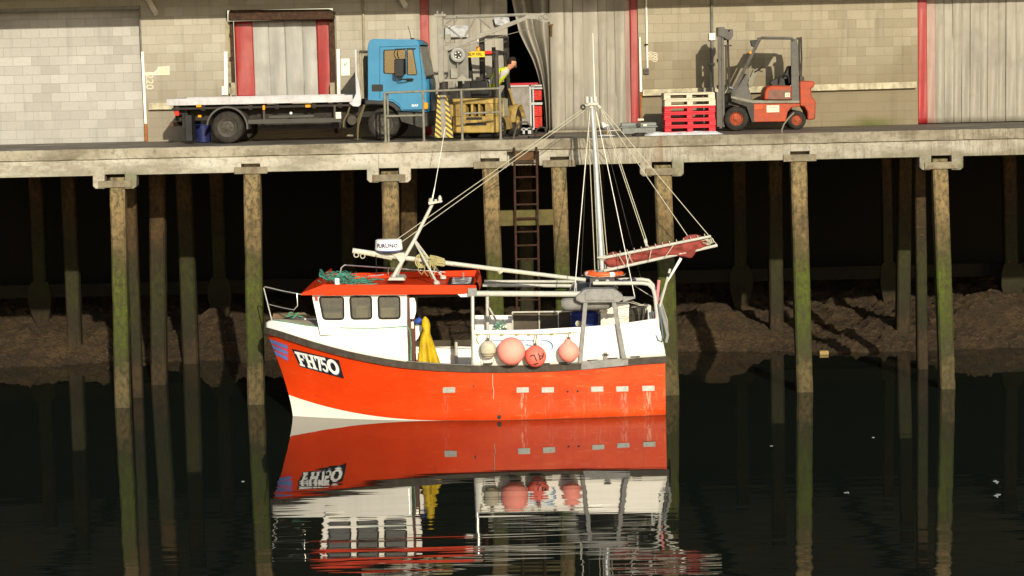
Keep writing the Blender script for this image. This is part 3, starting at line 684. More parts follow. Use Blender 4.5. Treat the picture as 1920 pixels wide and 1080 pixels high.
def arc_guard(c, r0, r1, a0, a1, y0, y1, m, nm):
    n = 16; pts = [(c.x + r1 * math.cos(R(a0 + (a1 - a0) * i / n)), c.z + r1 * math.sin(R(a0 + (a1 - a0) * i / n))) for i in range(n + 1)]
    pts += [(c.x + r0 * math.cos(R(a1 + (a0 - a1) * i / n)), c.z + r0 * math.sin(R(a1 + (a0 - a1) * i / n))) for i in range(n + 1)]
    return MB().prism(pts, y0, y1).build(nm, m, truck)
MUDG = mat("mudguard", A(100, 92, 78), 0.5, 0.1, 0.2)
arc_guard(rwc, .455, .495, -6, 172, TY - .01, TY + .5, MUDG, "mudguard"); arc_guard(rwc, .455, .495, -6, 172, TF - .5, TF + .01, MUDG, "mudguard")
mb = MB(); mb.pbox(351, 216, 363, 264, TY + .05, TY + .5); mb.build("mudflap", BLACK, truck)
# cab shell
CY0, CY1 = TY + 0.03, TF - 0.05
outl = [(697, 190), (697, 160), (697, 88), (700, 77), (707, 74), (782, 75), (789, 78), (793, 84), (805, 148), (806.5, 158), (807, 209), (800, 209), (760, 208), (756, 200), (745, 191), (730, 187.5)]
win1 = rquad([(726.5, 94), (767, 92.5), (768, 139), (726.5, 137)], 3); win2 = rquad([(770, 92.5), (781, 92.5), (789, 140), (770.5, 140)], 3)
for y0 in (CY0, CY1 - .05):
    holes_plate([Q(*p, CY0) for p in outl], [[Q(*p, CY0) for p in win1], [Q(*p, CY0) for p in win2]], y0, y0 + .05).build("cab", BLUE, truck, bevel=0.012)
MB().prism([Q(*p, CY0) for p in outl], CY0 + .05, CY1 - .05, caps=False, skip=(7, 11, 12, 13, 14, 15)).build("cab", BLUE, truck, solid=0.03)
MB().prism([Q(*p, CY0) for p in [(794, 87), (804.5, 146), (805.5, 146), (795, 87)]], CY0 + .06, CY1 - .06).build("windscreen", CABGL, truck)
mb = MB()
for yy in (CY0 + .02, CY1 - .03):
    for wv in (win1, win2): mb.prism([Q(*p, CY0) for p in wv], yy, yy + .006)
mb.each("side_window", CABGL, truck)
GASK = mat("rubber_seal", (0.02, 0.02, 0.02), 0.6)
mb = MB()
for wv in (win1, win2):
    ring = [P(a, b, CY0 - .006) for a, b in wv]; mb.tube(ring + [ring[0], ring[1]], .011, 6, caps=False)
mb.build("window_seal", GASK, truck)
dl = [(719, 88), (790, 86), (793, 90), (798, 140), (799, 205), (761, 205), (756, 196), (744, 187), (719, 184)]
mb = MB(); ring = [P(a, b, CY0 + 0.001) for a, b in dl]; mb.tube(ring + [ring[0], ring[1]], .006, 5, caps=False)
door = mb.build("door_gap", mat("seam_blue", (0.01, 0.05, 0.11), 0.6), truck)
MB().ppx(rrect(704, 158, 725, 171, 2), CY0 - .012, CY0 - .001).build("door_handle", BLACK, truck)
INT = mat("cab_interior", (0.03, 0.028, 0.026), 0.8)
MB().box(XP(722, 180, CY0), XP(748, 180, CY0), CY0 + .1, CY1 - .1, ZP(720, 185, CY0), ZP(720, 90, CY0)).build("seat_back", INT, truck)
MB().box(XP(735, 180, CY0), XP(806, 180, CY0), CY0 + .06, CY1 - .06, ZP(770, 190, CY0), ZP(770, 150, CY0)).build("dashboard", INT, truck)
mb = MB(); mb.ppx(rrect(748, 110, 766, 144, 4), CY0 - .34, CY0 - .22, CY0 - .3); mir = mb.build("mirror", BLACK, truck, bevel=0.02)
mb = MB(); mb.tube([P(786, 91, CY0 - .01), P(775, 91, CY0 - .3), P(750, 92, CY0 - .28), P(747.5, 102, CY0 - .28), P(752, 112, CY0 - .27)], .012, 6)
mb.tube([P(755, 143, CY0 - .27), P(757, 148, CY0 - .28), P(770, 149, CY0 - .2), P(782, 149, CY0 - .02)], .017, 6); mb.ppx([(769, 146.5), (781, 146.5), (781, 152), (770, 151)], CY0 - .06, CY0 - .001)
mb.build("mirror_arm", BLACK, mir)
c0 = P(785, 197.5, CY0 - .005)
text_on("DAF", lambda u, v: c0 + Vector((u, 0, v)), 0.075, .002, 1.1).build("badge", mat("badge_white", (0.7, 0.7, 0.68), 0.4), truck, smooth=False)
MB().ppx(rrect(800, 192, 809, 204, 2), CY0 - .012, CY0 + .2).build("indicator", AMBER, truck)
for a, b, c, d in ((372, 196.2, 381, 201), (579, 196.2, 588, 201), (375, 216, 381, 220), (498, 197.5, 502, 206)): MB().pbox(a, b, c, d, TY - .012, TY + .06).build("marker_light", AMBER, truck)
MB().pbox(330, 208, 338, 217, TY + .1, TY + .2).build("tail_light", REDL, truck); MB().pbox(320, 230, 327, 238, TY + .2, TF - .2).build("rear_bumper", mat("bumper_brown", (0.06, 0.03, 0.025), 0.7), truck)
MB().pbox(344, 214, 349, 240, TY + .2, TY + .3).build("tail_bracket", CHAS, truck)
mb = MB(); mb.prism([Q(*p, CY0) for p in [(691, 189), (697, 187), (730, 189), (746, 193), (756, 203), (760, 210), (800, 211), (808, 211), (809, 236), (800, 240), (760, 228), (754, 214), (746, 202), (735, 196), (700, 195), (694, 196)]], CY0 - .01, CY1 + .01)
mb.build("bumper", mat("bumper_black", (0.03, 0.03, 0.03), 0.6, 0, 0.3, 4, 0, 0, 0.4, (0.08, 0.07, 0.05)), truck, bevel=0.01)
mb = MB(); mb.lathe([(0, 0), (.11, 0), (.125, -.03), (.125, -.5), (0, -.5)], P(666, 225, TY + .15), (0, -1, 0), 20); mb.build("air_tank", mat("tank_grey", A(80, 72, 56), 0.5, 0.3, 0.3), truck)
mb = MB(); mb.tpx([(662, 200), (658, 213), (651, 226), (650, 238)], TY + .1, .022); mb.tpx([(690, 196), (684, 214), (678, 235), (677, 262)], TY + .05, [.03, .03, .026, .02]); mb.tpx([(687, 204), (678, 222), (676, 248)], TY + .08, .02); mb.each("hose", mat("hose_tan", A(120, 104, 66), 0.7), truck)
MB().pbox(636, 210, 646, 222, TY + .02, TY + .03).build("data_label", mat("label_white", (0.6, 0.58, 0.5), 0.5, 0, 0.3, 40), truck)
MB().lathe([(0, 0), (.03, 0), (.03, -.05)], P(551, 212, TY + .08), (0, -1, 0), 14).build("lamp", mat("lamp_white", (0.7, 0.7, 0.68), 0.3), truck)
MB().tube([P(775, 75, TY + .5), P(774, 64, TY + .5), P(769, 49, TY + .5)], .008, 5).build("aerial", BLACK, truck)
MB().ppx([(773, 76), (781, 76), (779, 71), (775, 71)], TY + .4, TY + .6).build("aerial_base", BLACK, truck)
truck.rotation_euler.z = -R(4)
# ---- blue tub behind the rear wheel
tubt = thing("plastic_tub", "dark blue plastic tub standing on the quay behind the truck's rear wheel", "tub", (XP(379, 262, 2.7), 2.9, DZ))
NAVY = mat("navy_plastic", (0.012, 0.018, 0.075), 0.45, 0, 0.2)
cx = XP(379, 250, 2.7); hgt = .46
MB().lathe([(0, 0), (.15, 0), (.17, .02), (.185, hgt - .04), (.18, hgt - .04), (.16, .05), (0, .05)], (cx, 2.9, DZ), n=24).build("body", NAVY, tubt)
MB().torus((cx, 2.9, DZ + hgt - .03), .19, .014, n=28).build("rim", NAVY, tubt)
# ---- guard rail
GY = 0.2
rail = thing("guard_rail", "grey tube guard rail along the quay edge in front of the truck cab", "railing", P(830, 262, GY))
for px, yt in ((722, 174), (794, 171.5), (866, 168.5), (938, 165.5)):
    x = XP(px, 220, GY)
    MB().tube([(x, GY, DZ), (x, GY, ZP(px, yt, GY))], .028, 10).build("post", GREYM, rail)
    MB().lathe([(.06, 0), (.06, .015), (.034, .02), (.034, .05)], (x, GY, DZ), n=12).build("foot", GREYM, rail)
for px, yt in ((727, 174),):
    x = XP(px, 220, GY); MB().tube([(x, GY + .12, DZ), (x, GY + .12, ZP(px, 176, GY))], .024, 8).build("post", GREYM, rail)
MB().tube([P(722, 174, GY), P(938, 165.5, GY)], .026, 10).build("top_rail", GREYM, rail)
MB().tube([P(722, 218, GY), P(794, 216, GY)], .024, 10).build("mid_rail", GREYM, rail); MB().tube([P(866, 213, GY), P(938, 210, GY)], .024, 10).build("mid_rail", GREYM, rail)
# ---- jib crane
JY = 0.75
crane = thing("jib_crane", "grey jib crane with a hazard striped base and a hanging hook", "crane", (XP(832, 258, JY), JY + .15, DZ))
s = N("hazard_stripes"); x_, y_, z_ = s.sep()
fr = s.math('FRACT', s.math('MULTIPLY', s.math('ADD', z_, s.math('MULTIPLY', x_, 0.85)), 8.5))
HAZ = s.fin(s.mix(s.math('GREATER_THAN', fr, 0.5), (0.45, 0.30, 0.02), (0.03, 0.028, 0.02)), 0.6)
JG = mat("crane_grey", A(168, 158, 132), 0.55, 0.1, 0.2, 5, 0.1, 0.2, 0.35, A(120, 96, 66))
MB().ppx([(825.5, 178), (837, 178), (840, 258), (824, 258)], JY + .0, JY + .4, JY).build("pedestal", JG, crane, bevel=0.006)
MB().ppx([(820.5, 178), (825, 178), (828, 258), (815, 258)], JY - .012, JY + .38, JY).build("hazard_panel", HAZ, crane)
MB().ppx([(834.5, 178), (838.5, 178), (850, 258), (836.5, 258)], JY - .012, JY + .38, JY).build("hazard_panel", HAZ, crane)
px_, pz = Q(826, 100, JY)
MB().box(px_ - .065, px_ + .065, JY + .03, JY + .17, ZP(826, 155, JY), ZP(826, 26, JY)).build("post", JG, crane, bevel=0.008)
MB().lathe([(.13, 0), (.13, .12), (.10, .14), (.10, .30)], (px_ + .05, JY + .12, ZP(828, 178, JY)), n=20).build("slew_ring", mat("slew_dark", A(70, 62, 52), 0.6, 0.2), crane)
mb = MB(); mb.box(px_ - .12, px_ + .14, JY, JY + .22, ZP(826, 31, JY), ZP(826, 26, JY)); mb.tpx([(820, 26), (820, 20)], JY + .1, .025); mb.tpx([(829, 26), (829, 22)], JY + .1, .02); mb.build("head_plate", JG, crane)
mb = MB(); mb.tube([P(830, 33.5, JY + .1), P(990, 27, JY + .1)], .035, 8); mb.ppx([(985, 25), (1030, 25), (1032, 40), (1022, 43), (1006, 36), (985, 35)], JY + .03, JY + .17)
mb.build("boom", JG, crane)
MB().ppx([(832, 84), (838, 86), (986, 30), (988, 37), (842, 95), (832, 94)], JY + .02, JY + .18).build("strut", JG, crane, bevel=0.006)
mb = MB(); 
for a, b in (((834, 46), (866, 72)), ((872, 68), (892, 33)), ((896, 32), (922, 55)), ((836, 44), (848, 36))): mb.tube([P(*a, JY + .1), P(*b, JY + .1)], .024, 6)
mb.each("brace", JG, crane)
mb = MB(); mb.tpx([(831, 36), (832, 50), (842, 52), (852, 46), (857, 36), (857, 29)], JY + .02, .012, 6); mb.tpx([(834, 84), (850, 92), (1000, 52)], JY + .05, .007, 5); mb.build("cable", GREYM, crane)
for c, r in (((1024, 31), 5), ((1014, 33), 3.5)): MB().torus(P(*c, JY + .02), r * 52.7 / FPX, .012, (0, 1, 0), 20, 6).build("sheave", JG, crane)
hk = MB(); hk.ppx([(1028, 45), (1038, 45), (1037, 48), (1029, 48)], JY + .03, JY + .15); hk.tpx([(1033, 46), (1033, 66), (1034, 69)], JY + .1, [.035, .03, .02]); hk.build("hook", mat("hook_brass", A(120, 88, 44), 0.6, 0.3, 0.3), crane)
wc = P(858.5, 103, JY + .0)
MB().torus(wc, .125, .05, (0, 1, 0), 28, 8).build("winch_drum", mat("drum_pale", A(190, 182, 160), 0.5, 0.1, 0.2), crane)
mb = MB(); mb.lathe([(.09, .03), (.09, .0), (.035, -.01), (.035, -.04), (0, -.04)], wc, (0, 1, 0), 20)
mb.build("winch_hub", mat("hub_dark", A(60, 54, 46), 0.5, 0.3), crane)
mb = MB()
for k in range(5): g = 2 * math.pi * k / 5; mb.ball(wc + Vector((math.cos(g) * .06, -.03, math.sin(g) * .06)), .018, nu=8, nv=6)
mb.each("winch_bolt", WHITE, crane)
mb = MB(); mb.pbox(832, 148, 884, 152, JY - .02, JY + .25); mb.ppx([(858, 148), (866, 138), (876, 148)], JY + .02, JY + .1); mb.tpx([(858, 116), (858, 148)], JY + .06, .018); mb.build("winch_shelf", JG, crane)
mb = MB(); mb.pbox(834, 64, 845, 80, JY + .02, JY + .16); mb.pbox(845, 128, 858, 147, JY + .05, JY + .2); mb.each("control_box", JG, crane, bevel=0.008)
mb = MB(); mb.pbox(840, 92, 878, 148, JY + .18, JY + .21); mb.build("back_plate", mat("plate_grey", A(150, 142, 120), 0.6, 0, 0.2, 4, 0, 0.3, 0.4), crane)
# ---- yellow forklift, rear end towards the harbour, turned towards the doorway
YG = mat("worn_yellow", A(206, 168, 84), 0.6, 0, 0.3, 4, 0.1, 0.4, 0.75, A(126, 98, 66))
FDK = mat("forklift_dark", (0.035, 0.032, 0.028), 0.6, 0.1, 0.3, 6, 0, 0, 0.4, (0.08, 0.07, 0.05))
fl = thing("forklift", "battered yellow forklift with a yellow number plate, its rear end facing the water", "forklift", (XP(889, 250, 1.0), 1.0, DZ))
FM = Matrix.Translation(fl.location) @ Matrix.Rotation(R(-17), 4, 'Z')
def fb(mb, name, m, par=None, **k): mb.xf(FM); return mb.build(name, m, par or fl, **k)
hw = .565
def plan_prism(pts, z0, z1):
    mb = MB(); n = len(pts)
    mb.add([(x, y, z0) for x, y in pts] + [(x, y, z1) for x, y in pts], [(i, (i + 1) % n, n + (i + 1) % n, n + i) for i in range(n)] + [tuple(range(n)), tuple(range(n, 2 * n))]); return mb
cwp = [(-hw + .07, 0), (hw - .05, 0), (hw, .07), (hw, .48), (-hw, .48), (-hw, .1)]
mb = plan_prism(cwp, .14, .52); mb2 = plan_prism(cwp, .80, .93)
o = fb(mb, "counterweight", YG, bevel=0.03); o = fb(mb2, "counterweight", YG, bevel=0.02)
mb = MB(); 
for a, b in ((-hw, -.22), (-.17, -.10), (.045, .08), (.235, .27), (.42, hw)):
    pass
cols = [(-hw, -.20), (-.075, -.02), (.10, .15), (.27, hw - .02)]
for a, b in cols: mb.box(a, b, .015, .45, .52, .80)
fb(mb, "grille_bar", YG, bevel=0.012)
fb(MB().box(-hw + .05, hw - .05, .30, .46, .5, .82), "radiator", BLACK)
fb(plan_prism([(-.18, -.006), (.20, -.006), (.20, .05), (-.18, .05)], .44, .50), "slot", BLACK); fb(plan_prism([(-.20, -.006), (.30, -.006), (.30, .05), (-.20, .05)], .31, .37), "slot", BLACK)
sidep = [(.42, .18), (.42, .9), (.75, .92), (.95, .62), (1.55, .58), (1.6, .25), (1.1, .18)]
for sx in (-1, 1):
    mb = MB(); x0, x1 = sorted((sx * (hw - .01), sx * (hw - .11)))
    n = len(sidep); mb.add([(x0, y, z) for y, z in sidep] + [(x1, y, z) for y, z in sidep], [(i, (i + 1) % n, n + (i + 1) % n, n + i) for i in range(n)] + [tuple(range(n)), tuple(range(n, 2 * n))])
    fb(mb, "side_panel", YG, bevel=0.015)
fb(MB().box(-hw + .1, hw - .1, .5, 1.5, .2, .6), "frame", FDK)
fb(MB().box(hw - .02, hw + .01, .50, .82, .50, .90), "side_cover", PALE)
def fwheel(x, y, r, sx):
    c = FM @ Vector((x, y, r)); ax = FM.to_3x3() @ Vector((sx, 0, 0)); wheel(fl, c, r, .22, ax, BLACKR, YG if r > .3 else FDK, lugs=6, rf=.5)
for sx in (-1, 1): fwheel(sx * (hw + .02), .38, .25, sx); fwheel(sx * (hw + .04), 1.52, .34, sx)
mb = MB()
for sx in (-1, 1):
    arc = [Vector((sx * (hw - .03), 1.52 + .40 * math.cos(R(g)), .34 + .40 * math.sin(R(g)))) for g in range(10, 181, 17)]
    for p, q in zip(arc, arc[1:]): mb.add([p + Vector((-.13, 0, 0)), p + Vector((.13, 0, 0)), q + Vector((.13, 0, 0)), q + Vector((-.13, 0, 0))], [(0, 1, 2, 3)])
fb(mb, "front_fender", YG, solid=.02)
zr = 1.98
mb = MB()
for sx in (-1, 1):
    x = sx * (hw - .12)
    mb.tube([(x, .42, .9), (x, .40, zr - .1), (x, .46, zr)], .055, 6); mb.tube([(x, .46, zr), (x, 1.1, zr - .02), (x, 1.45, .75)], .05, 6)
for y in (.5, .66, .82, .98): mb.tube([(-hw + .14, y, zr), (hw - .14, y, zr)], .025, 6)
mb.tube([(-hw + .12, .42, zr - .02), (hw - .12, .42, zr - .02)], .04, 6)
fb(mb, "overhead_guard", FDK)
mb = MB()
for sx in (-1, 1): mb.box(sx * .30 - .05, sx * .30 + .05, 1.62, 1.76, .15, 2.35)
for z in (.5, 1.2, 1.9, 2.3): mb.box(-.3, .3, 1.64, 1.72, z, z + .08)
mb.tube([(0, 1.66, .3), (0, 1.66, 2.1)], .05, 8); fb(mb, "mast", FDK)
mb = MB(); mb.box(-.30, -.19, 1.9, 1.94, .06, .5); mb.box(.19, .30, 1.9, 1.94, .06, .5); mb.box(-.31, -.18, 1.9, 2.7, .06, .10); mb.box(.18, .31, 1.9, 2.7, .06, .10); mb.box(-.5, .5, 1.84, 1.9, .3, .75); fb(mb, "forks", FDK)
mb = MB(); mb.box(-.26, .24, .60, 1.02, .93, 1.12); mb.box(-.24, .22, .50, .62, 1.0, 1.32); fb(mb, "seat", BLACK, bevel=0.04)
mb = MB(); mb.torus((-.02, 1.22, 1.30), .17, .016, (0, -.5, 1), 24, 6); mb.tube([(-.02, 1.42, .8), (-.02, 1.22, 1.30)], .03, 8); mb.tube([(-.18, 1.23, 1.3), (.14, 1.23, 1.3)], .012, 5); fb(mb, "steering_wheel", BLACK)
mb = MB(); mb.tube([(hw - .02, 1.38, .75), (hw - .06, 1.18, 1.12)], .03, 6); fb(mb, "lever", YG)
pl = fb(MB().box(-.26, .20, .32, .345, 1.87, 2.0), "number_plate", mat("plate_yellow", (0.72, 0.48, 0.03), 0.4, 0, 0.05))
t = text_on("BD9 XRL", lambda u, v: Vector((-.03 + u, .316, 1.935 + v)), 0.098, .002, .90); t.xf(FM); t.build("characters", INK, pl, smooth=False)
fb(MB().box(.20, .37, .30, .36, 1.93, 2.01), "rear_lamp", REDL, bevel=.01)
mb = MB().lathe([(.045, 0), (.045, .09), (.03, .11), (0, .115)], (-.03, .55, zr + .02), n=14); bc = fb(mb, "beacon", AMBER)
fb(MB().tube([(-.03, .55, zr + .12), (-.03, .55, zr + .32)], .012, 6), "aerial", WHITE)
# ---- person behind the forklift
SKIN = mat("skin", (0.42, 0.20, 0.12), 0.55, 0, 0.08); HAIR = mat("dark_hair", (0.02, 0.014, 0.01), 0.8)
def skinned(name, nodes, edges, m, parent, sub=2, root=0):
    me = bpy.data.meshes.new(name); off = WORLD[parent.name] if parent else Vector((0, 0, 0))
    me.from_pydata([Vector(n[:3]) - off for n in nodes], edges, []); o = bpy.data.objects.new(name, me); COL.objects.link(o)
    if parent: o.parent = parent
    WORLD[o.name] = off
    sk = o.modifiers.new("skin", 'SKIN'); sk.use_smooth_shade = True
    for i, v in enumerate(me.skin_vertices[0].data):
        rr = nodes[i][3]; v.radius = (rr, nodes[i][4] if len(nodes[i]) > 4 else rr); v.use_root = (i == root)
    ss = o.modifiers.new("sub", 'SUBSURF'); ss.levels = sub; ss.render_levels = sub
    me.materials.append(m); return o
PYY = 1.95
hd = P(961, 118, PYY); hz = hd.z
pv = P(917, 165, PYY); pv.z = DZ + 1.10; fx = pv.x
pr = thing("person", "dark haired person in a grey and yellow hi-vis jacket leaning out of the yellow forklift", "person", (fx, PYY, DZ + .93))
che = P(937, 139, PYY); nk = P(952, 129.5, PYY)
nodes = [(pv.x, PYY, pv.z, .12, .11), ((pv.x * .6 + che.x * .4), PYY, pv.z * .6 + che.z * .4, .12, .10), (che.x, che.y, che.z, .165, .12), (nk.x - .05, nk.y, nk.z - .04, .075), (nk.x, nk.y, nk.z, .055), (hd.x - .005, PYY, hz - .025, .080), (hd.x + .005, PYY, hz + .05, .086),
         (pv.x + .02, PYY + .05, pv.z - .06, .085), (pv.x + .12, PYY + .42, pv.z - .02, .065), (pv.x + .16, PYY + .46, DZ + .68, .05), (pv.x + .18, PYY + .56, DZ + .66, .04),
         (pv.x - .14, PYY + .05, pv.z - .06, .085), (pv.x - .06, PYY + .46, pv.z - .02, .065), (pv.x - .04, PYY + .50, DZ + .68, .05), (pv.x - .02, PYY + .60, DZ + .66, .04),
         (che.x - .02, PYY - .14, che.z + .06, .055), (che.x - .12, PYY - .20, che.z - .20, .042), (che.x - .14, PYY - .12, che.z - .38, .034), (che.x - .14, PYY - .08, che.z - .42, .03),
         (che.x + .06, PYY + .14, che.z + .02, .055), (che.x - .02, PYY + .30, che.z - .14, .042), (che.x - .20, PYY + .36, che.z - .06, .034), (che.x - .24, PYY + .37, che.z - .04, .03)]
edges = [(0, 1), (1, 2), (2, 3), (3, 4), (4, 5), (5, 6), (0, 7), (7, 8), (8, 9), (9, 10), (0, 11), (11, 12), (12, 13), (13, 14), (2, 15), (15, 16), (16, 17), (17, 18), (2, 19), (19, 20), (20, 21), (21, 22)]
nb = len(nodes)
for base, (wx, wy, wz) in ((18, nodes[18][:3]), (22, nodes[22][:3])):
    for k, (dy, ln) in enumerate(((-.028, .075), (-.010, .088), (.010, .082), (.026, .062), (-.045, .05))):
        i = len(nodes); nodes += [(wx + .035, wy + dy, wz - .015, .009), (wx + .035 + ln * .6, wy + dy * 1.3, wz - .03, .008), (wx + .035 + ln * .9, wy + dy * 1.3, wz - .06, .007)]
        edges += [(base, i), (i, i + 1), (i + 1, i + 2)]
# face: brow, nose, chin, ear as short bumps rooted in the head
for dx, dy, dz, rr in ((.085, 0, -.02, .016), (.07, 0, -.075, .026), (.07, 0, .035, .03), (-.0, -.085, -.005, .016), (-.0, .085, -.005, .016)):
    i = len(nodes); nodes.append((hd.x + dx, PYY + dy, hz + dz, rr)); edges.append((5, i))
body = skinned("body", nodes, edges, SKIN, pr)
hc = Vector((hd.x - .004, PYY, hz + .02)); hb = MB().ball(hc, .112, .100, .122, 24, 18, f=lambda d: 1 + .06 * vn(d.x * 9 + 3, d.z * 9 + d.y * 5, 2))
hb.v = [hc + (p - hc) * (.6 if (p.x - hc.x > -.01 and p.z - hc.z < .045 + .25 * max(0, p.x - hc.x - .05)) or p.z - hc.z < -.06 else 1) for p in hb.v]; hb.build("hair", HAIR, pr)
MB().ball((hd.x + .060, PYY, hz - .085), .045, .055, .035, 14, 8).build("beard", mat("beard_brown", (.06, .035, .022), .8), pr)
mb = MB()
for dy in (-.03, .03): mb.ball((hd.x + .074, PYY + dy, hz + .008), .011, nu=8, nv=6)
mb.build("eyes", INK, pr); MB().box(hd.x + .084, hd.x + .092, PYY - .022, PYY + .022, hz - .052, hz - .046).build("mouth", mat("lips", (0.25, 0.08, 0.06), 0.5), pr)
s = N("hi_vis"); x_, y_, z_ = s.sep()
u = s.math('FRACT', s.math('MULTIPLY', s.math('ADD', z_, s.math('MULTIPLY', x_, -0.6)), 3.2))
HIV = s.fin(s.mix(s.math('GREATER_THAN', u, 0.58), (0.42, 0.47, 0.02), (0.34, 0.33, 0.32)), 0.7)
jn = [(n[0], n[1] - .02, n[2], n[3] * 1.30 + .012, (n[4] if len(n) > 4 else n[3]) * 1.35 + .012) for n in (nodes[0], nodes[1], nodes[2], nodes[3], nodes[15], nodes[16], nodes[17], nodes[19], nodes[20], nodes[21], nodes[4])]
jn[-1] = (nk.x + .022, nk.y - .01, nk.z + .012, .088, .085)
skinned("jacket", jn, [(0, 1), (1, 2), (2, 3), (2, 4), (4, 5), (5, 6), (2, 7), (7, 8), (8, 9), (3, 10)], HIV, pr)
tn = [(n[0], n[1], n[2], n[3] * 1.15 + .006) for n in (nodes[0], nodes[7], nodes[8], nodes[9], nodes[11], nodes[12], nodes[13])]
skinned("trousers", tn, [(0, 1), (1, 2), (2, 3), (0, 4), (4, 5), (5, 6)], mat("dark_trousers", (0.04, 0.04, 0.05), 0.8), pr)
for q in (10, 14): mb = MB(); mb.ball((nodes[q][0] - .01, nodes[q][1], nodes[q][2]), .055, .13, .05, 14, 8); mb.build("boot", BLACK, pr)
# ---- metal stillage with red rim, crates beside it
ST = thing("metal_stillage", "tall grey metal fish stillage with a red top edge in the open doorway", "container", P(980, 243, 3.9))
SM_ = mat("stillage_metal", A(150, 140, 122), 0.5, 0.3, 0.3, 4, 0.1, 0.3, 0.4)
MB().pbox(951, 160, 994, 234, 3.9, 4.9).build("body", SM_, ST, bevel=.01)
FRM = mat("frame_pale", A(196, 188, 170), 0.5, 0.2, 0.15)
mb = MB(); mb.pbox(993, 159, 996.5, 243, 3.86, 3.92); mb.pbox(999, 160, 1001.5, 243, 3.86, 3.92); mb.pbox(950, 159.5, 1016, 162.5, 3.86, 3.92); mb.pbox(996, 192, 1017, 196.5, 3.84, 3.9); mb.pbox(996, 164, 1017, 167, 3.84, 3.9); mb.build("frame", FRM, ST)
MB().pbox(950, 155.8, 1009, 159.2, 3.84, 4.9).build("top_rim", mat("red_rim", A(205, 32, 40), 0.5), ST)
mb = MB(); mb.pbox(980, 240, 984, 251, 3.2, 3.7); mb.pbox(990, 240, 996, 251, 3.2, 3.7); mb.pbox(976, 241, 1000, 244, 3.2, 3.7); mb.build("foot", FRM, ST)
CRR = mat("crate_red", A(222, 40, 26), 0.45, 0, 0.15, 6, 0, 0.2, 0.2)
for (yt, yb), lb in zip(((219, 240), (197.5, 218), (167.5, 188)), ("bottom red crate of the stack beside the grey stillage", "middle red crate of the stack beside the grey stillage", "top red crate of the stack beside the grey stillage")):
    z0_, z1_ = ZP(1007, yb, 3.95), ZP(1007, yt, 3.95); xa, xb = XP(1001.5, 200, 3.95), XP(1016, 200, 3.95)
    mb = MB(); mb.box(xa, xb, 3.95, 4.5, z0_, z1_)
    for k in range(3): mb.box(xa - .004, xb, 3.935, 3.952, z0_ + (z1_ - z0_) * (.12 + .3 * k), z0_ + (z1_ - z0_) * (.24 + .3 * k))
    mb.box(xa + .10, xb, 3.93, 3.952, z0_ + (z1_ - z0_) * .3, z0_ + (z1_ - z0_) * .9)
    tag(mb.build("fish_crate", CRR, bevel=.006), lb, "crate", "red crates in the doorway")
# ---- hoses and grab handles
HOSE = mat("black_hose", (0.03, 0.028, 0.024), 0.6)
z = DZ + .02
h1 = MB().tube([Vector((XP(962, 254, .5), .5, DZ)), P(968, 240, .5), P(976, 229, .5), P(988, 229, .5), P(996, 238, .5), P(999, 252, .5)], .022, 8).build("grab_hoop", mat("hoop_grey", A(110, 100, 80), 0.6, 0.3, 0.3)); tag(h1, "bent dark grey hoop at the ladder head beside the yellow forklift", "handle")
h2 = MB().tube([Vector((XP(1003, 252, .9), .9, z)), P(1006, 243, .9), P(1014, 238, .9), P(1022, 240, .9), P(1024, 250, .9)], .022, 8)
h2.tube([Vector((XP(990, 252, .9) + .12 * k, .9 + .1 * math.sin(k), z)) for k in range(6)], .02, 8)
tag(h2.build("rubber_hose", HOSE), "loop of black rubber hose lying below the stillage", "hose")
h3 = MB().tube([Vector((XP(1466, 247, .5), .5, DZ)), P(1466, 243, .5), P(1470, 233, .5), P(1478, 222, .5), P(1486, 214, .5), P(1489, 211, .5)], .017, 8).build("bent_tube", mat("tube_pale", A(170, 155, 125), 0.5, 0.3)); tag(h3, "thin pale bent tube standing up in front of the red forklift's rear wheel", "tube")
h4_ = MB().torus((XP(1197, 252, .55), .6, z), .13, .02, (0, 0, 1), 26, 6).torus((XP(1200, 252, .55), .62, z + .03), .12, .018, (0, .1, 1), 26, 6); tag(h4_.build("rubber_ring", HOSE), "coil of black hose lying flat at the quay edge below the grey toolbox", "hose")
# ---- red forklift
FY0, FY1 = 2.55, 3.55
rf = thing("forklift", "red forklift with a black overhead guard parked against the tan block wall", "forklift", (XP(1430, 240, FY0), FY0 + .5, DZ))
RED = mat("forklift_red", A(196, 72, 28), 0.6, 0, 0.2, 4, 0.05, 0.25, 0.5, A(120, 66, 44), 0.3, 0.05)
DG = mat("forklift_grey", A(112, 104, 88), 0.55, 0, 0.2, 6, 0.05, 0, 0.35, A(60, 52, 40))
mb = MB()
for y in (FY0 + .12, FY1 - .20):
    mb.pbox(1347, 51, 1353, 241, y, y + .08); mb.pbox(1353.5, 66, 1358, 238, y + .02, y + .07)
for yy in (60, 110, 160, 215): mb.pbox(1348, yy, 1353, yy + 7, FY0 + .2, FY1 - .2)
mb.build("mast", DG, rf, bevel=.006)
MB().ppx([(1347.5, 51), (1358, 50.5), (1360, 54), (1364, 55), (1366, 60), (1369, 57), (1370, 54.5), (1374.5, 55), (1375, 66), (1371, 74), (1364, 75), (1357, 70), (1348, 68)], FY0 + .1, FY1 - .18).build("mast_head", DG, rf, bevel=.01)
mb = MB()
for y in (FY0 + .3, FY1 - .36): mb.tube([P(1364.5, 72, y), P(1367.5, 168, y)], .026, 10); mb.tube([P(1361, 85, y), P(1362, 168, y)], .018, 8)
mb.pbox(1356, 84, 1372, 87, FY0 + .25, FY1 - .3); mb.build("lift_cylinder", FDK, rf)
MB().ppx([(1343.5, 172), (1350, 174), (1351, 238), (1344, 238)], FY0 + .02, FY1 - .1).build("carriage", DG, rf, bevel=.008)
mb = MB()
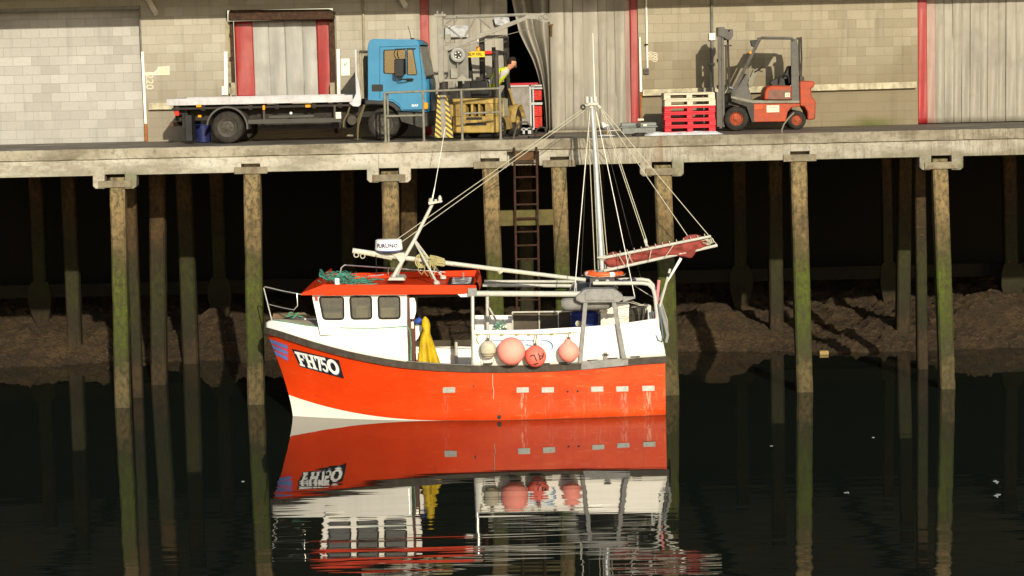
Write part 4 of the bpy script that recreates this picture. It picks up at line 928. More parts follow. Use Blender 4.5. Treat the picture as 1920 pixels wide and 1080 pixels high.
for y in (FY0 + .18, FY1 - .3): mb.pbox(1252, 239, 1348, 242, y, y + .1)
mb.each("fork", FDK, rf)
gp = [(1374, 180), (1376, 170), (1391, 140), (1425, 72.5), (1429, 71), (1484, 72), (1488, 76)]
for y in (FY0 + .06, FY1 - .12): 
    mb = MB(); ring = [P(a, b, y) for a, b in gp]; mb.tube(ring, [.05, .05, .045, .04, .04, .04, .04], 6); mb.build("overhead_guard", DG, rf)
    MB().ppx([(1483, 72), (1494, 73), (1497, 90), (1499, 192), (1484, 192)], y, y + .06).build("rear_pillar", DG, rf, bevel=.008)
mb = MB()
for px in (1432, 1442, 1452, 1462, 1472, 1482): a = P(px, 72, FY0 + .06); mb.tube([a, a + Vector((0, .85, 0))], .018, 6)
mb.each("guard_bar", DG, rf)
MB().ppx([(1427, 70), (1486, 71), (1486, 74), (1427, 73)], FY0 + .08, FY1 - .08).build("guard_roof", DG, rf)
mb = MB(); mb.tpx([(1498.5, 70), (1498.5, 112), (1501, 148)], FY0 + .2, .024); mb.tpx([(1502, 69), (1503, 110), (1502, 150)], FY0 + .2, .02); mb.pbox(1495, 70, 1503, 74, FY0 + .15, FY0 + .3); mb.ppx([(1500, 142), (1508, 144), (1508, 153), (1500, 152)], FY0 + .1, FY0 + .4); mb.build("exhaust", FDK, rf)
MB().ppx([(1407, 76), (1422, 74), (1420, 84), (1414, 89), (1409, 86)], FY0 + .05, FY0 + .2).build("work_light", BLACK, rf, bevel=.01)
MB().ball(P(1407, 99, FY0 + .06), .035, nu=10, nv=8).build("indicator", AMBER, rf)
MB().ppx([(1373, 180), (1392, 150), (1400, 138), (1404, 146), (1402, 160), (1410, 182), (1408, 190), (1376, 184)], FY0 + .15, FY1 - .15).build("front_cowl", DG, rf, bevel=.012)
mb = MB(); mb.ppx([(1403, 154), (1413, 131), (1420, 129), (1421, 133), (1409, 164), (1404, 165)], FY0 + .38, FY0 + .58); mb.tpx([(1404, 150), (1405, 128), (1409, 124)], FY0 + .42, .02); mb.build("steering_column", GREYM, rf)
mb = MB(); mb.torus(P(1421, 131, FY0 + .48), .14, .016, (-.55, 0, 1), 22, 6); mb.tube([P(1412, 127, FY0 + .48), P(1421, 131, FY0 + .48), P(1430, 135, FY0 + .48)], .014, 6); mb.build("steering_wheel", BLACK, rf)
mb = MB(); mb.ppx(rquad([(1444, 154), (1460, 146), (1483, 149), (1482, 162), (1448, 161)], 4), FY0 + .28, FY0 + .72); mb.ppx(rquad([(1470, 146), (1480, 123), (1485, 124), (1484, 160), (1472, 160)], 3), FY0 + .28, FY0 + .72); mb.tpx([(1461, 157), (1462, 145), (1468, 139), (1478, 142), (1480, 156)], FY0 + .2, .018); mb.build("seat", BLACK, rf, bevel=.02)
MB().ppx([(1433, 187), (1434, 172), (1438, 164), (1446, 160.5), (1484, 161), (1485, 187)], FY0 + .06, FY1 - .06).build("engine_hood", RED, rf, bevel=.03)
MB().ppx([(1440, 186), (1441, 172), (1447, 168), (1481, 168), (1482, 186)], FY0 + .05, FY0 + .07).build("hood_panel", mat("worn_grey_red", A(150, 100, 74), 0.6, 0, 0.35, 8, 0, 0, 0.7, A(110, 96, 80)), rf)
bd = MB().pbox(1472, 174, 1481, 182, FY0 + .035, FY0 + .052).build("badge", NOT, rf)
c1 = P(1476.5, 178, FY0 + .03); text_on("15", lambda u, v: c1 + Vector((u, 0, v)), .09, .002).build("badge_number", mat("badge_red", (0.4, 0.15, 0.1), 0.5), bd, smooth=False)
MB().ppx([(1371, 180), (1411, 188), (1433, 188.5), (1499, 188.5), (1499, 193), (1412, 193.5), (1396, 190), (1371, 184)], FY0 + .01, FY1 - .02).build("floor_plate", GREYM, rf)
arch = [(1500 - 6 + 22 * math.cos(R(g)), 221 - 22 * math.sin(R(g))) for g in range(120, 181, 12)]
lowb = [(1411, 194), (1500, 194), (1500, 200)] + [(1484, 201), (1477, 210), (1474.5, 221), (1473, 228), (1412, 229)]
MB().ppx(lowb, FY0 + .04, FY1 - .04).build("chassis", RED, rf, bevel=.015)
MB().ppx([(1411, 194), (1414, 194), (1414, 229), (1410, 229), (1400, 200), (1372, 190), (1372, 186)], FY0 + .02, FY1 - .02).build("step", FDK, rf)
MB().ppx([(1413, 196), (1430, 196), (1430, 205), (1413, 205.5)], FY0 + .03, FY0 + .045).build("side_flash", mat("orange_red", A(226, 88, 32), 0.4), rf)
MB().ppx([(1499, 153), (1503, 151.5), (1524, 152), (1528, 154), (1527, 162), (1521, 166), (1522, 180), (1527, 187), (1530, 192), (1528.5, 224), (1514, 225), (1514, 210), (1508, 200), (1500, 199)], FY0 + .03, FY1 - .03).build("counterweight", RED, rf, bevel=.03)
sg = MB().pbox(1437.5, 197.5, 1461, 210.5, FY0 + .022, FY0 + .038).build("sign", NOT, rf)
mb = MB(); random.seed(5)
for y, x0_, x1_, hgt_ in ((200, 1442, 1457, 2.2), (205.5, 1440, 1459.5, 1.6)):
    x = x0_
    while x < x1_:
        wd = random.uniform(.8, 1.6); mb.pbox(x, y + random.uniform(-.4, .4), x + wd * .6, y + hgt_, FY0 + .018, FY0 + .021); x += wd + .5
mb.build("sign_print", mat("print_grey", A(120, 105, 70), 0.6), sg)
RIMR = mat("rim_red", A(196, 92, 56), 0.6, 0, 0.25, 8, 0, 0, 0.5, A(70, 44, 34))
for px, r_, nm in ((1381, .288, 'f'), (1494, .225, 'r')):
    for yy, sx in ((FY0, -1), (FY1, 1)): wheel(rf, (XP(px, 225, FY0), yy, DZ + r_), r_, .2, (0, sx, 0), BLACKR, RIMR, lugs=6, rf=.56)
MB().ppx([(1372, 186), (1396, 191), (1411, 200), (1411, 228), (1398, 226), (1390, 200), (1365, 196)], FY0 + .2, FY1 - .2).build("drive_axle", FDK, rf)
MB().tpx([(1367, 164), (1378, 168)], FY0 + .1, .03).build("lamp_glint", mat("chrome", (0.8, 0.8, 0.78), 0.15, 1.0), rf)
# ---- pallets
PINK = mat("pallet_red", A(238, 46, 56), 0.45, 0, 0.15, 4, 0, 0.15, 0.2, A(160, 60, 50)); CREAM = mat("pallet_cream", A(246, 224, 178), 0.5, 0, 0.12, 4, 0, 0.2, 0.25, A(180, 150, 100))
PY = 2.0; pxa, pxb = XP(1245.5, 205, PY), XP(1341.5, 205, PY); ph = 0.1555
def pallet(z, m, label, dx=0.0):
    t = thing("pallet", label, "pallet", ((pxa + pxb) / 2 + dx, PY + .5, z), "pallets stacked by the red forklift")
    x0, x1 = pxa + dx, pxb + dx; wv = x1 - x0
    mb = MB(); mb.box(x0 + .012, x1 - .012, PY, PY + 1.0, z + ph - .028, z + ph - .004); mb.box(x0, x1, PY - .01, PY + 1.01, z + ph - .052, z + ph - .028); mb.build("deck", m, t, bevel=.006)
    mb = MB()
    for yy in (PY, PY + .43, PY + .86):
        for a, b in ((0, .135), (.44, .56), (.865, 1)): mb.box(x0 + a * wv + .004, x0 + b * wv - .004, yy, yy + .14, z + .03, z + ph - .052)
    mb.each("block", m, t, bevel=.008)
    mb = MB()
    for a, b in ((0, .135), (.44, .56), (.865, 1)): mb.box(x0 + a * wv, x0 + b * wv, PY + .14, PY + .86, z + .002, z + .03)
    for yy in (PY - .008, PY + .86): mb.box(x0, x1, yy, yy + .14, z + .002, z + .03)
    mb.build("runner", m, t)
for k, (m, lb) in enumerate(((PINK, "lowest red plastic pallet, lying on the quay in the stack by the forklift"), (PINK, "second red plastic pallet up from the quay in the stack"), (PINK, "third red plastic pallet up, one below the topmost red one"), (PINK, "topmost red plastic pallet, right beneath the cream ones"), (CREAM, "lower cream plastic pallet, resting on the red ones"), (CREAM, "upper cream plastic pallet on top of the whole stack"))):
    pallet(DZ + .004 + k * ph, m, lb, .008 * math.sin(k * 2.1))
# ---- toolbox, gull, spilled ice, clutter
tbx = thing("toolbox", "long low grey toolbox with a ribbed lid on the quay left of the pallets", "box", P(1197, 245, 1.9))
TG = mat("toolbox_grey", A(150, 148, 130), 0.5, 0, 0.15, 5, 0, 0.2, 0.2)
def frustum(x0, x1, y0, y1, z0, z1, inset): return MB().add([(x0 + inset, y0 + inset, z0), (x1 - inset, y0 + inset, z0), (x1 - inset, y1 - inset, z0), (x0 + inset, y1 - inset, z0), (x0, y0, z1), (x1, y0, z1), (x1, y1, z1), (x0, y1, z1)], [(0, 1, 2, 3), (4, 5, 6, 7), (0, 1, 5, 4), (1, 2, 6, 5), (2, 3, 7, 6), (3, 0, 4, 7)])
bx0, bx1, bz = XP(1166, 240, 1.9), XP(1230, 240, 1.9), DZ
frustum(bx0, bx1, 1.9, 2.35, bz + .003, bz + .15, .015).build("body", TG, tbx, bevel=.012)
mb = MB(); mb.box(bx0 - .04, bx1 + .04, 1.86, 2.39, bz + .152, bz + .185); mb.build("rim", TG, tbx, bevel=.01); frustum(bx0 - .01, bx1 + .01, 1.9, 2.36, bz + .26, bz + .186, -.0).build("lid", TG, tbx, bevel=.015)
mb = MB()
for k in range(5): x = bx0 + .08 + k * (bx1 - bx0 - .16) / 4; mb.box(x, x + .02, 1.885, 1.9, bz + .02, bz + .15)
mb.build("rib", TG, tbx); MB().pbox(1193, 231, 1201, 239, 1.86, 1.885).build("latch", BLACK, tbx)
mb = MB(); mb.pbox(1196, 222.5, 1207, 226, 1.875, 1.885); mb.pbox(1206, 233, 1213, 236, 1.875, 1.885); mb.each("tag", NOT, tbx)
gl_ = P(1138, 247, 1.3); gl_.z = DZ
gull = thing("gull", "white gull with a grey back standing on the quay near the toolbox", "gull", gl_)
GW = mat("gull_white", (0.75, 0.73, 0.68), 0.7); GG = mat("gull_grey", A(130, 126, 118), 0.7); GY_ = mat("gull_yellow", (0.6, 0.38, 0.04), 0.5)
skinned("body", [(gl_.x + .02, 1.3, DZ + .17, .075), (gl_.x - .05, 1.3, DZ + .21, .068), (gl_.x - .085, 1.3, DZ + .27, .04), (gl_.x - .095, 1.3, DZ + .315, .04), (gl_.x + .12, 1.3, DZ + .14, .045), (gl_.x + .20, 1.3, DZ + .12, .015)], [(0, 1), (1, 2), (2, 3), (0, 4), (4, 5)], GW, gull)
mb = MB()
for sy in (-1, 1): mb.ball((gl_.x + .06, 1.3 + sy * .055, DZ + .175), .14, .03, .055, 14, 8, f=lambda d: 1 if d.x < .6 else 1.1)
mb.each("wing", GG, gull)
mb = MB(); mb.tube([(gl_.x - .125, 1.3, DZ + .315), (gl_.x - .175, 1.3, DZ + .302)], [.014, .004], 6); 
for sy in (-.025, .025): mb.tube([(gl_.x + .01, 1.3 + sy, DZ + .11), (gl_.x + .005, 1.3 + sy, DZ + .004)], .006, 5); mb.tube([(gl_.x + .01, 1.3 + sy, DZ + .006), (gl_.x - .045, 1.3 + sy, DZ + .006)], .007, 4)
mb.build("beak_and_legs", GY_, gull); MB().ball((gl_.x - .118, 1.265, DZ + .325), .007, nu=6, nv=5).build("eye", INK, gull)
ICE = mat("ice_white", (0.75, 0.74, 0.74), 0.6, 0, 0.15, 8, 0.5)
def heap(x0, x1, y0, y1, hh, name, m, sd):
    def fn(u, v):
        x, y = x0 + (x1 - x0) * u, y0 + (y1 - y0) * v
        e = min(u, 1 - u) * (x1 - x0); g = min(v, 1 - v) * (y1 - y0)
        k = min(1, e / .18) * min(1, g / .15)
        return Vector((x + .05 * fbm(x * 4, y * 4, 3, sd), y + .08 * fbm(x * 5, y * 3, 3, sd + 4), DZ - .01 + k * hh * (.55 + 1.5 * fbm(x * 3.2, y * 4, 5, sd + 2)) + .012 * k))
    return MB().grid(fn, 90, 24).build(name, m)
tag(heap(XP(1205, 250, .9), XP(1358, 250, .9), .55, 1.7, .055, "spilled_ice", ICE, 11), "thin white heap of spilled ice along the quay in front of the pallets", "ice", kind='stuff')
tag(heap(XP(1118, 250, .9), XP(1160, 250, .9), 1.1, 1.6, .03, "spilled_ice", ICE, 17), "small patch of white ice around the gull", "ice", kind='stuff')
cl = thing("dock_cleat", "low dark iron cleat on the quay between the mast and the gull", "cleat", P(1124, 247, 1.5))
mb = MB(); mb.box(XP(1121, 247, 1.5), XP(1131, 247, 1.5), 1.5, 1.62, DZ, DZ + .06); mb.tube([P(1115, 243, 1.56), P(1126, 241, 1.56), P(1139, 243, 1.56)], [.02, .03, .02], 8); mb.build("cleat_horn", FDK, cl)
# ================================================================== FISHING BOAT
YC = -1.8
boat = thing("fishing_boat", "small red and white fishing boat with a wheelhouse and furled sail below the quay", "boat", (XP(880, 785, YC), YC, 0))
def tab(t, x):
    if x <= t[0][0]: return t[0][1]
    for (a, b), (c, d) in zip(t, t[1:]):
        if x <= c:
            k = (x - a) / (c - a); return b + (d - b) * k
    return t[-1][1]
SH = [(498, 619), (520, 625), (560, 638), (590, 647.5), (622, 656.5), (655, 665), (690, 672.5), (725, 679), (760, 684), (820, 689), (880, 691.5), (940, 692), (1000, 691), (1060, 688.5), (1105, 685), (1150, 681), (1200, 677), (1247, 674)]
PX0, PX1 = 498.0, 1247.0
def s_of(px): return (px - PX0) / (PX1 - PX0)
def stern(s): return 1 - 0.17 * max(0, (s - .55) / .45) ** 2
def bs(s): return 1.45 * (1 - (1 - min(s / .5, 1)) ** 2.3) ** .72 * stern(s)
def bw(s): return 1.36 * (1 - (1 - min(s / .62, 1)) ** 1.9) * stern(s)
def sheer(s):
    px = PX0 + (PX1 - PX0) * s; return P(px, tab(SH, px), YC - bs(s))
ZSB = sheer(0).z
SHIFT = P(549, 778, YC).x - P(498, 619, YC).x
def hullp(s, z, side=-1, out=0.0):
    sp = sheer(s); t = (z + .5) / (sp.z + .5); t = max(0, min(1, t))
    b0 = bw(s); b = b0 * .75 + (b0 - b0 * .75) * min(1, t / .35) if t < .35 else b0 + (bs(s) - b0) * ((t - .35) / .65) ** 1.25
    t0 = max(-.25, z / sp.z); sh = SHIFT * (1 - abs(t0) ** 1.4 * (1 if t0 > 0 else -1)) * max(0, 1 - s) ** 5
    return Vector((sp.x + sh, YC + side * (b + out), z))
def H0(px, py):                       # where a photo pixel meets the flat part of the topsides
    s_ = s_of(px); b_ = (bs(s_) + bw(s_)) / 2; return P(px, py, YC - b_)
def paint(name, base, streaky):
    s = N(name); x_, y_, z_ = s.sep()
    f = s.noise(s.pos, 1.4, 6); g = s.noise(s.scaled(7, 7, .7), 1.3, 6, .7)
    c = s.mix(s.ramp(f, [(.3, 0), (.7, 1)]), tuple(v * .86 for v in base), base)
    if streaky:
        fd_ = s.ramp(s.noise(s.scaled(.8, .8, 1.6, (8, 0, 2)), 1.2, 7, .7), [(.42, 0), (.66, 1)])
        c = s.mix(s.math('MULTIPLY', fd_, s.rng(x_, -3.0, 3.0, .18, .7)), c, (.70, .085, .015))
        sc_ = s.ramp(s.noise(s.scaled(1.5, 1.5, 9, (1, 5, 3)), 2.2, 4, .6), [(.60, 0), (.66, 1)])
        c = s.mix(s.math('MULTIPLY', sc_, s.rng(x_, -2.0, 3.4, .05, .35)), c, (.80, .22, .09))
        dk_ = s.ramp(s.noise(s.scaled(2.2, 2.2, 5, (11, 5, 3)), 1.6, 7, .75), [(.60, 0), (.70, 1)])
        c = s.mix(s.math('MULTIPLY', dk_, .45), c, (.34, .022, .004))
        rn_ = s.ramp(s.noise(s.scaled(6, 6, .35, (2, 0, 9)), 1.4, 5, .6), [(.60, 0), (.70, 1)])
        c = s.mix(s.math('MULTIPLY', s.math('MULTIPLY', rn_, s.rng(z_, .55, 1.0, 0, 1)), .5), c, (.30, .035, .012))
        xm = s.rng(x_, XP(800, 740, -3.2), XP(1240, 740, -3.2), 0.0, .40)
        lo = s.rng(z_, .66, .5, 0, 1)
        st = s.ramp(g, [(.58, 0), (.70, 1)])
        c = s.mix(s.math('MULTIPLY', s.math('MULTIPLY', st, xm), s.math('MAXIMUM', lo, .18)), c, (.70, .26, .13))
        st2 = s.ramp(s.noise(s.scaled(14, 14, .5, (3, 3, 0)), 1.1, 4), [(.60, 0), (.72, 1)])
        c = s.mix(s.math('MULTIPLY', s.math('MULTIPLY', st2, xm), .8), c, (.36, .05, .01))
        for qx, qy, k_ in ((836, 731, .12), (981, 731, .6), (1029, 731, .15), (1073, 734, .12), (1123, 729.5, .15), (1169, 729, .4), (1213, 728, .6)):
            pc = H0(qx, qy)
            dx_ = s.math('ABSOLUTE', s.math('SUBTRACT', s.math('ADD', x_, s.math('MULTIPLY', s.math('SUBTRACT', f, .5), .25)), pc.x))
            mk = s.math('MULTIPLY', s.rng(dx_, .03, .11, 1, 0), s.rng(z_, pc.z - .04, pc.z - .12, 0, 1))
            mk = s.math('MULTIPLY', mk, s.rng(z_, .02, .35, .35, 1))
            nn = s.ramp(s.noise(s.scaled(16, 16, 2.2, (qx, 0, 0)), 1.6, 6, .75), [(.50, 0), (.58, 1)])
            c = s.mix(s.math('MULTIPLY', s.math('MULTIPLY', mk, nn), .85 * k_), c, (.80, .55, .42))
            c = s.mix(s.math('MULTIPLY', mk, .25), c, (.50, .03, .004))
        wl = s.rng(s.math('ADD', z_, s.math('MULTIPLY', g, .05)), .055, .02, 0, .7)
        xw = XP(850, 785, -3.2)
        tt_ = s.math('MAXIMUM', 0.0, s.math('DIVIDE', s.math('SUBTRACT', xw, x_), xw - XP(549, 760, -2.0)))
        zb_ = s.math('MULTIPLY', s.math('POWER', tt_, 2.3), .44)
        c = s.mix(wl, c, (.10, .05, .03))
        c = s.mix(s.math('LESS_THAN', z_, zb_), c, (.66, .63, .56))
    s.b.inputs["Coat Weight"].default_value = .06; s.b.inputs["Coat Roughness"].default_value = .12
    s.bump(f, .08, .05)
    return s.fin(c, s.rng(f, .3, .7, .40, .52), 0, .10 if not streaky else .2)
HULLRED = paint("hull_red", (.60, .040, .003), True); ROOFRED = paint("roof_red", (.60, .034, .003), False)
BWHITE = mat("boat_white", (.80, .78, .72), .4, 0, .05, 2, 0, .06, .10, (.5, .42, .28), .5, .3)
CREAMD = mat("foredeck_cream", (.42, .39, .30), .6, 0, .15, 4, 0, 0, .3)
STRAKE = mat("rubber_strake", (.045, .036, .028), .65, 0, .3, 5, .1, .2, .4, (.10, .085, .065))
ALLOY = mat("dull_alloy", A(172, 164, 144), .5, .0, .2, 6, .1, .2, .4, A(110, 100, 80))
STAIN = mat("stainless", (.62, .60, .55), .3, .7, .1)
PWHITE = mat("pole_white", A(232, 222, 190), .45, 0, .12, 6, 0, .1, .25, A(170, 140, 90))
ROPE = mat("rope_pale", A(226, 212, 168), .8, 0, .15, 20); ROPEW = mat("rope_white", (.74, .72, .64), .7, 0, .1, 20); WIRE = mat("dark_wire", (.10, .095, .085), .5, .4)
GROPE = mat("green_rope", (.08, .26, .17), .8, 0, .3, 20); YROPE = mat("straw_rope", A(206, 190, 120), .85, 0, .25, 20)
NS, NV = 90, 22
for side, nm in ((-1, 'n'), (1, 'f')): pass
mb = MB()
for side in (-1, 1): mb.grid(lambda u, v: hullp(u, -.5 + (sheer(u).z + .5) * v, side), NS, NV)
col = [hullp(1, -.5 + (sheer(1).z + .5) * i / NV, -1) for i in range(NV + 1)] + [hullp(1, -.5 + (sheer(1).z + .5) * i / NV, 1) for i in range(NV, -1, -1)]
mb.add(col, [tuple(range(len(col)))])
hull = mb.build("hull", HULLRED, boat)
gmb = MB().grid(lambda u, v: hullp(u, -.5 + (sheer(u).z + .5) * v, -1), NS, NV)
bvh = BVHTree.FromPolygons(gmb.v, gmb.f)
def H(px, py, out=.005):
    d = ray(px, py).normalized(); loc, nor, idx, dist = bvh.ray_cast(CAM, d)
    if loc is None:
        loc, nor, idx, dist = bvh.find_nearest(P(px, py, -2.6))
    if nor.dot(d) > 0: nor = -nor
    return loc + nor * out
# rubbing strake following the sheer
def strake(side):
    def fn(u, v):
        k = int(round(v * 4)) % 4; o, dz = ((-.01, -.075), (.055, -.07), (.055, .07), (-.01, .075))[k]
        s = sheer(u); b = bs(u); return Vector((s.x - (.03 if u < .02 and o > 0 else 0), YC + side * (b + o * min(1, .35 + u * 12)), s.z + dz))
    return MB().grid(fn, 110, 4)
for side in (-1, 1): strake(side).build("rubbing_strake", STRAKE, boat)
st_ = MB(); a, b = sheer(1), hullp(1, sheer(1).z, 1); st_.box(a.x - .01, a.x + .05, a.y, b.y, a.z - .07, a.z + .07); st_.build("stern_strake", STRAKE, boat)
# raised white foredeck sides
TF_ = [(498, 606), (509, 600.5), (540, 604.5), (570, 610), (600, 613.5), (650, 615.5), (700, 616), (735, 614.5), (762, 612)]
SF = s_of(763)
def ftop(s):
    px = PX0 + (PX1 - PX0) * s; b = max(0.0, bs(s) * .97 - .01); p = P(px, tab(TF_, px), YC - b); return p, b
for side in (-1, 1):
    def fn(u, v):
        s = u * SF; a = sheer(s); t, b = ftop(s); bb = bs(s) + (b - bs(s)) * v
        return Vector((a.x + (t.x - a.x) * v, YC + side * max(0.001, bb), a.z + .06 + (t.z - a.z - .06) * v))
    MB().grid(fn, 60, 6).build("topside", BWHITE, boat, solid=.03)
def fd(u, v):
    s = .004 + u * (SF - .004); t, b = ftop(s); w_ = 2 * v - 1
    return Vector((t.x, YC + w_ * max(.001, b - .015), t.z - .045 + .05 * (1 - w_ * w_)))
MB().grid(fd, 50, 12).build("foredeck", CREAMD, boat)
sA = sheer(SF); tA, bA = ftop(SF)
MB().box(tA.x - .03, tA.x, YC - bA, YC - 1.04, sA.z - .05, tA.z - .01).build("bulkhead", BWHITE, boat); MB().box(tA.x - .03, tA.x, YC + 1.04, YC + bA, sA.z - .05, tA.z - .01).build("bulkhead", BWHITE, boat)
# working deck, low side rails amidships, aft bulwarks
DKZ = .62
GREYD = mat("deck_grey", (.10, .095, .085), .7, 0, .3, 4, .1, 0, .4)
MB().grid(lambda u, v: (lambda s: Vector((sheer(s).x, YC + (2 * v - 1) * (hullp(s, DKZ).y - YC) * -1 * .985, DKZ)))(SF - .06 + u * (1 - SF + .06)), 40, 6).build("working_deck", GREYD, boat)
s0_, s1_ = SF, s_of(890)
for side in (-1, 1):
    MB().grid(lambda u, v: (lambda s: Vector((sheer(s).x, YC + side * (bs(s) - .10 * v), sheer(s).z + .076 + .002 * v)))(s0_ + (s1_ - s0_) * u), 20, 1).build("rail_cap", ALLOY, boat, solid=.012)
TB_ = [(885, 619), (940, 619), (1000, 618), (1060, 614.5), (1093, 613), (1155, 608), (1200, 602.5), (1237, 597.5)]
SA = s_of(887)
def aft(u, v, side):
    s = SA + (1 - SA) * u; px = PX0 + (PX1 - PX0) * s; a = sheer(s); t = P(px, tab(TB_, px), YC - bs(s))
    return Vector((a.x - .17 * v * u ** 6, YC + side * (bs(s) - .02 + .03 * v), a.z + .07 + (t.z - a.z - .07) * v))
for side in (-1, 1): MB().grid(lambda u, v: aft(u, v, side), 40, 6).build("bulwark", BWHITE, boat, solid=.045)
mb = MB(); q = [aft(1, 0, -1), aft(1, 1, -1), aft(1, 1, 1), aft(1, 0, 1)]; mb.add(q, [(0, 1, 2, 3)]); mb.build("transom_bulwark", BWHITE, boat, solid=.04)
# inner side low bulwark seen through the open middle
MB().grid(lambda u, v: (lambda s: Vector((sheer(s).x, YC + bs(s) - .06, DKZ + (sheer(s).z + .12 - DKZ) * v)))(s0_ - .03 + (s1_ - s0_ + .06) * u), 12, 3).build("inner_bulwark", BWHITE, boat, solid=.03)
xm0, xm1 = XP(770, 650, -.4), XP(890, 650, -.4)
MB().box(xm0, xm1, -.50, -.40, sheer(.45).z + .13, sheer(.45).z + .26).build("inner_rail", mat("dark_timber", (.05, .042, .03), .8, 0, .3), boat)
MB().tube([(XP(855, 660, -.6), -.55, DKZ), (XP(855, 660, -.6), -.55, sheer(.45).z + .22)], .04, 8).build("stanchion", PWHITE, boat)
# freeing slots, scupper covers, holes, chafe plate
mb = MB()
for a, b, y in ((905, 923, 683), (950, 972, 683), (1015, 1031, 682), (1048, 1064, 680.5), (1101, 1121, 675.5), (1139, 1158, 672), (1182, 1200, 669)):
    s_ = s_of((a + b) / 2); Yb = YC - bs(s_) - .035
    mb.ppx([(a, y - .6), (b, y - 1.4), (b, y + .8), (a, y + 1.6)], Yb, Yb + .02)
mb.each("freeing_slot", BLACK, boat)
SCUP = mat("scupper_cover", A(206, 200, 172), .5, .1, .12, 10, 0, .1, .3)
for cx, cy in ((842, 731), (980, 731), (1027, 731), (1119.5, 729.5), (1166.5, 729), (1215.5, 728)):
    pts = [H(cx - 11.5, cy - 4.6, .012), H(cx + 11.5, cy - 5.2, .012), H(cx + 11.5, cy + 4.4, .03), H(cx - 11.5, cy + 5, .03)]; bk = [H(cx - 11.5, cy - 4.6, -.02), H(cx + 11.5, cy - 5.2, -.02), H(cx + 11.5, cy + 4.4, -.02), H(cx - 11.5, cy + 5, -.02)]
    MB().add(pts + bk, [(0, 1, 2, 3), (4, 5, 6, 7), (0, 1, 5, 4), (1, 2, 6, 5), (2, 3, 7, 6), (3, 0, 4, 7)]).build("scupper_cover", SCUP, boat, bevel=.004)
mb = MB()
for cx, cy, r in ((888, 724, 1.8), (1064, 734, 2.4), (1083, 733.5, 2.4), (936, 781.5, 4.2)):
    c = H(cx, cy, .006); mb.lathe([(0, .004), (r / 90, .004), (r / 90, -.02)], c, (0, -1, 0), 14)
mb.each("drain_hole", BLACK, boat)
def hgrid(quad, nu, nv, out):
    a, b, c, d = [Vector(q) for q in quad]
    def fn(u, v): p = (a * (1 - u) + b * u) * (1 - v) + (d * (1 - u) + c * u) * v; return H(p.x, p.y, out)
    return MB().grid(fn, nu, nv)
cp = MB(); qp = [(1076, 679), (1178, 671), (1178, 685), (1088, 694), (1080, 693), (1076, 688)]
Yb = YC - bs(s_of(1125)) - .085; cp.ppx(qp, Yb, Yb + .03); cp.build("chafe_plate", ALLOY, boat, bevel=.006)
mb = MB(); mb.pbox(1132, 661, 1139, 676, Yb + .02, Yb + .08); mb.pbox(1129, 664, 1142, 667, Yb + .02, Yb + .06); mb.build("bollard", ALLOY, boat)
# registration on the bow
def letters():
    def rc(a, b, c, d): return [(a, c), (b, c), (b, d), (a, d)]
    def ringp(cx, cy, ro, rp, ri, rj, a0, a1, n=14):
        out = []
        for i in range(n):
            g, h = R(a0 + (a1 - a0) * i / n), R(a0 + (a1 - a0) * (i + 1) / n)
            out.append([(cx + ro * math.cos(g), cy + rp * math.sin(g)), (cx + ro * math.cos(h), cy + rp * math.sin(h)), (cx + ri * math.cos(h), cy + rj * math.sin(h)), (cx + ri * math.cos(g), cy + rj * math.sin(g))])
        return out
    return {'F': [rc(.16, .46, .1, .84), rc(.02, .98, .84, 1), rc(.02, .62, 0, .12), rc(.46, .76, .44, .58), rc(.82, .98, .62, .84)],
            'H': [rc(.10, .36, .12, .88), rc(.64, .90, .12, .88), rc(.36, .64, .42, .58), rc(0, .46, 0, .12), rc(.54, 1, 0, .12), rc(0, .46, .88, 1), rc(.54, 1, .88, 1)],
            '7': [rc(.02, 1, .83, 1), rc(.02, .18, .66, .83), [(.62, .83), (1, .83), (.62, 0), (.22, 0)]],
            '5': [rc(.14, .92, .84, 1), rc(.14, .38, .5, .84)] + ringp(.46, .32, .5, .32, .24, .18, -150, 140),
            '0': ringp(.5, .5, .5, .5, .24, .30, 0, 360, 22)}
LT = letters(); LAY = [('F', 0, .205), ('H', .20, .44), ('7', .45, .58), ('5', .565, .73), ('0', .725, 1.0)]
def reg(fn, sel="FH750"):
    mb = MB()
    for ch, a, b in LAY:
        if ch not in sel: continue
        for poly in LT[ch]:
            mb.add([fn(a + (b - a) * u, v) for u, v in poly], [tuple(range(len(poly)))])
    return mb
PAINTB = mat("sign_black", (.016, .015, .018), .4); LETW = mat("letter_white", (.76, .76, .74), .45); LETB = mat("letter_blue_grey", (.16, .22, .34), .5)
pan = hgrid([(547, 653.5), (635.5, 675), (645.5, 710), (562.5, 687)], 16, 6, .006).build("name_panel", PAINTB, hull)
def bowmap(dx, dy, out):
    TL, TR, BR, BL = Vector((552, 658)), Vector((632.5, 675.5)), Vector((639, 704)), Vector((563, 684.5))
    def fn(u, v):
        p = (BL * (1 - u) + BR * u) * (1 - v) + (TL * (1 - u) + TR * u) * v; return H(p.x + dx, p.y + dy, out)
    return fn
reg(bowmap(1.0, 1.6, .010)).build("letter_shade", LETB, pan, smooth=False); reg(bowmap(0, 0, .014)).build("registration_letters", LETW, pan, smooth=False)
BLUEP = mat("stripe_blue", (.10, .17, .42), .45); PINKP = mat("stripe_edge", (.50, .05, .08), .45)
hgrid([(504, 634), (541, 646.5), (541, 678), (518.5, 668)], 10, 6, .005).build("stripe_field", PINKP, hull)
mb = MB()
for k in range(3):
    o = 11.0 * k; mb2 = hgrid([(506.5 + 4.2 * k, 635.5 + o), (539.5, 648 + o * .98), (539.5, 654.5 + o * .98), (509 + 4.2 * k, 642.5 + o)], 8, 2, .010); mb.add(mb2.v, mb2.f)
mb.each("blue_stripe", BLUEP, hull)
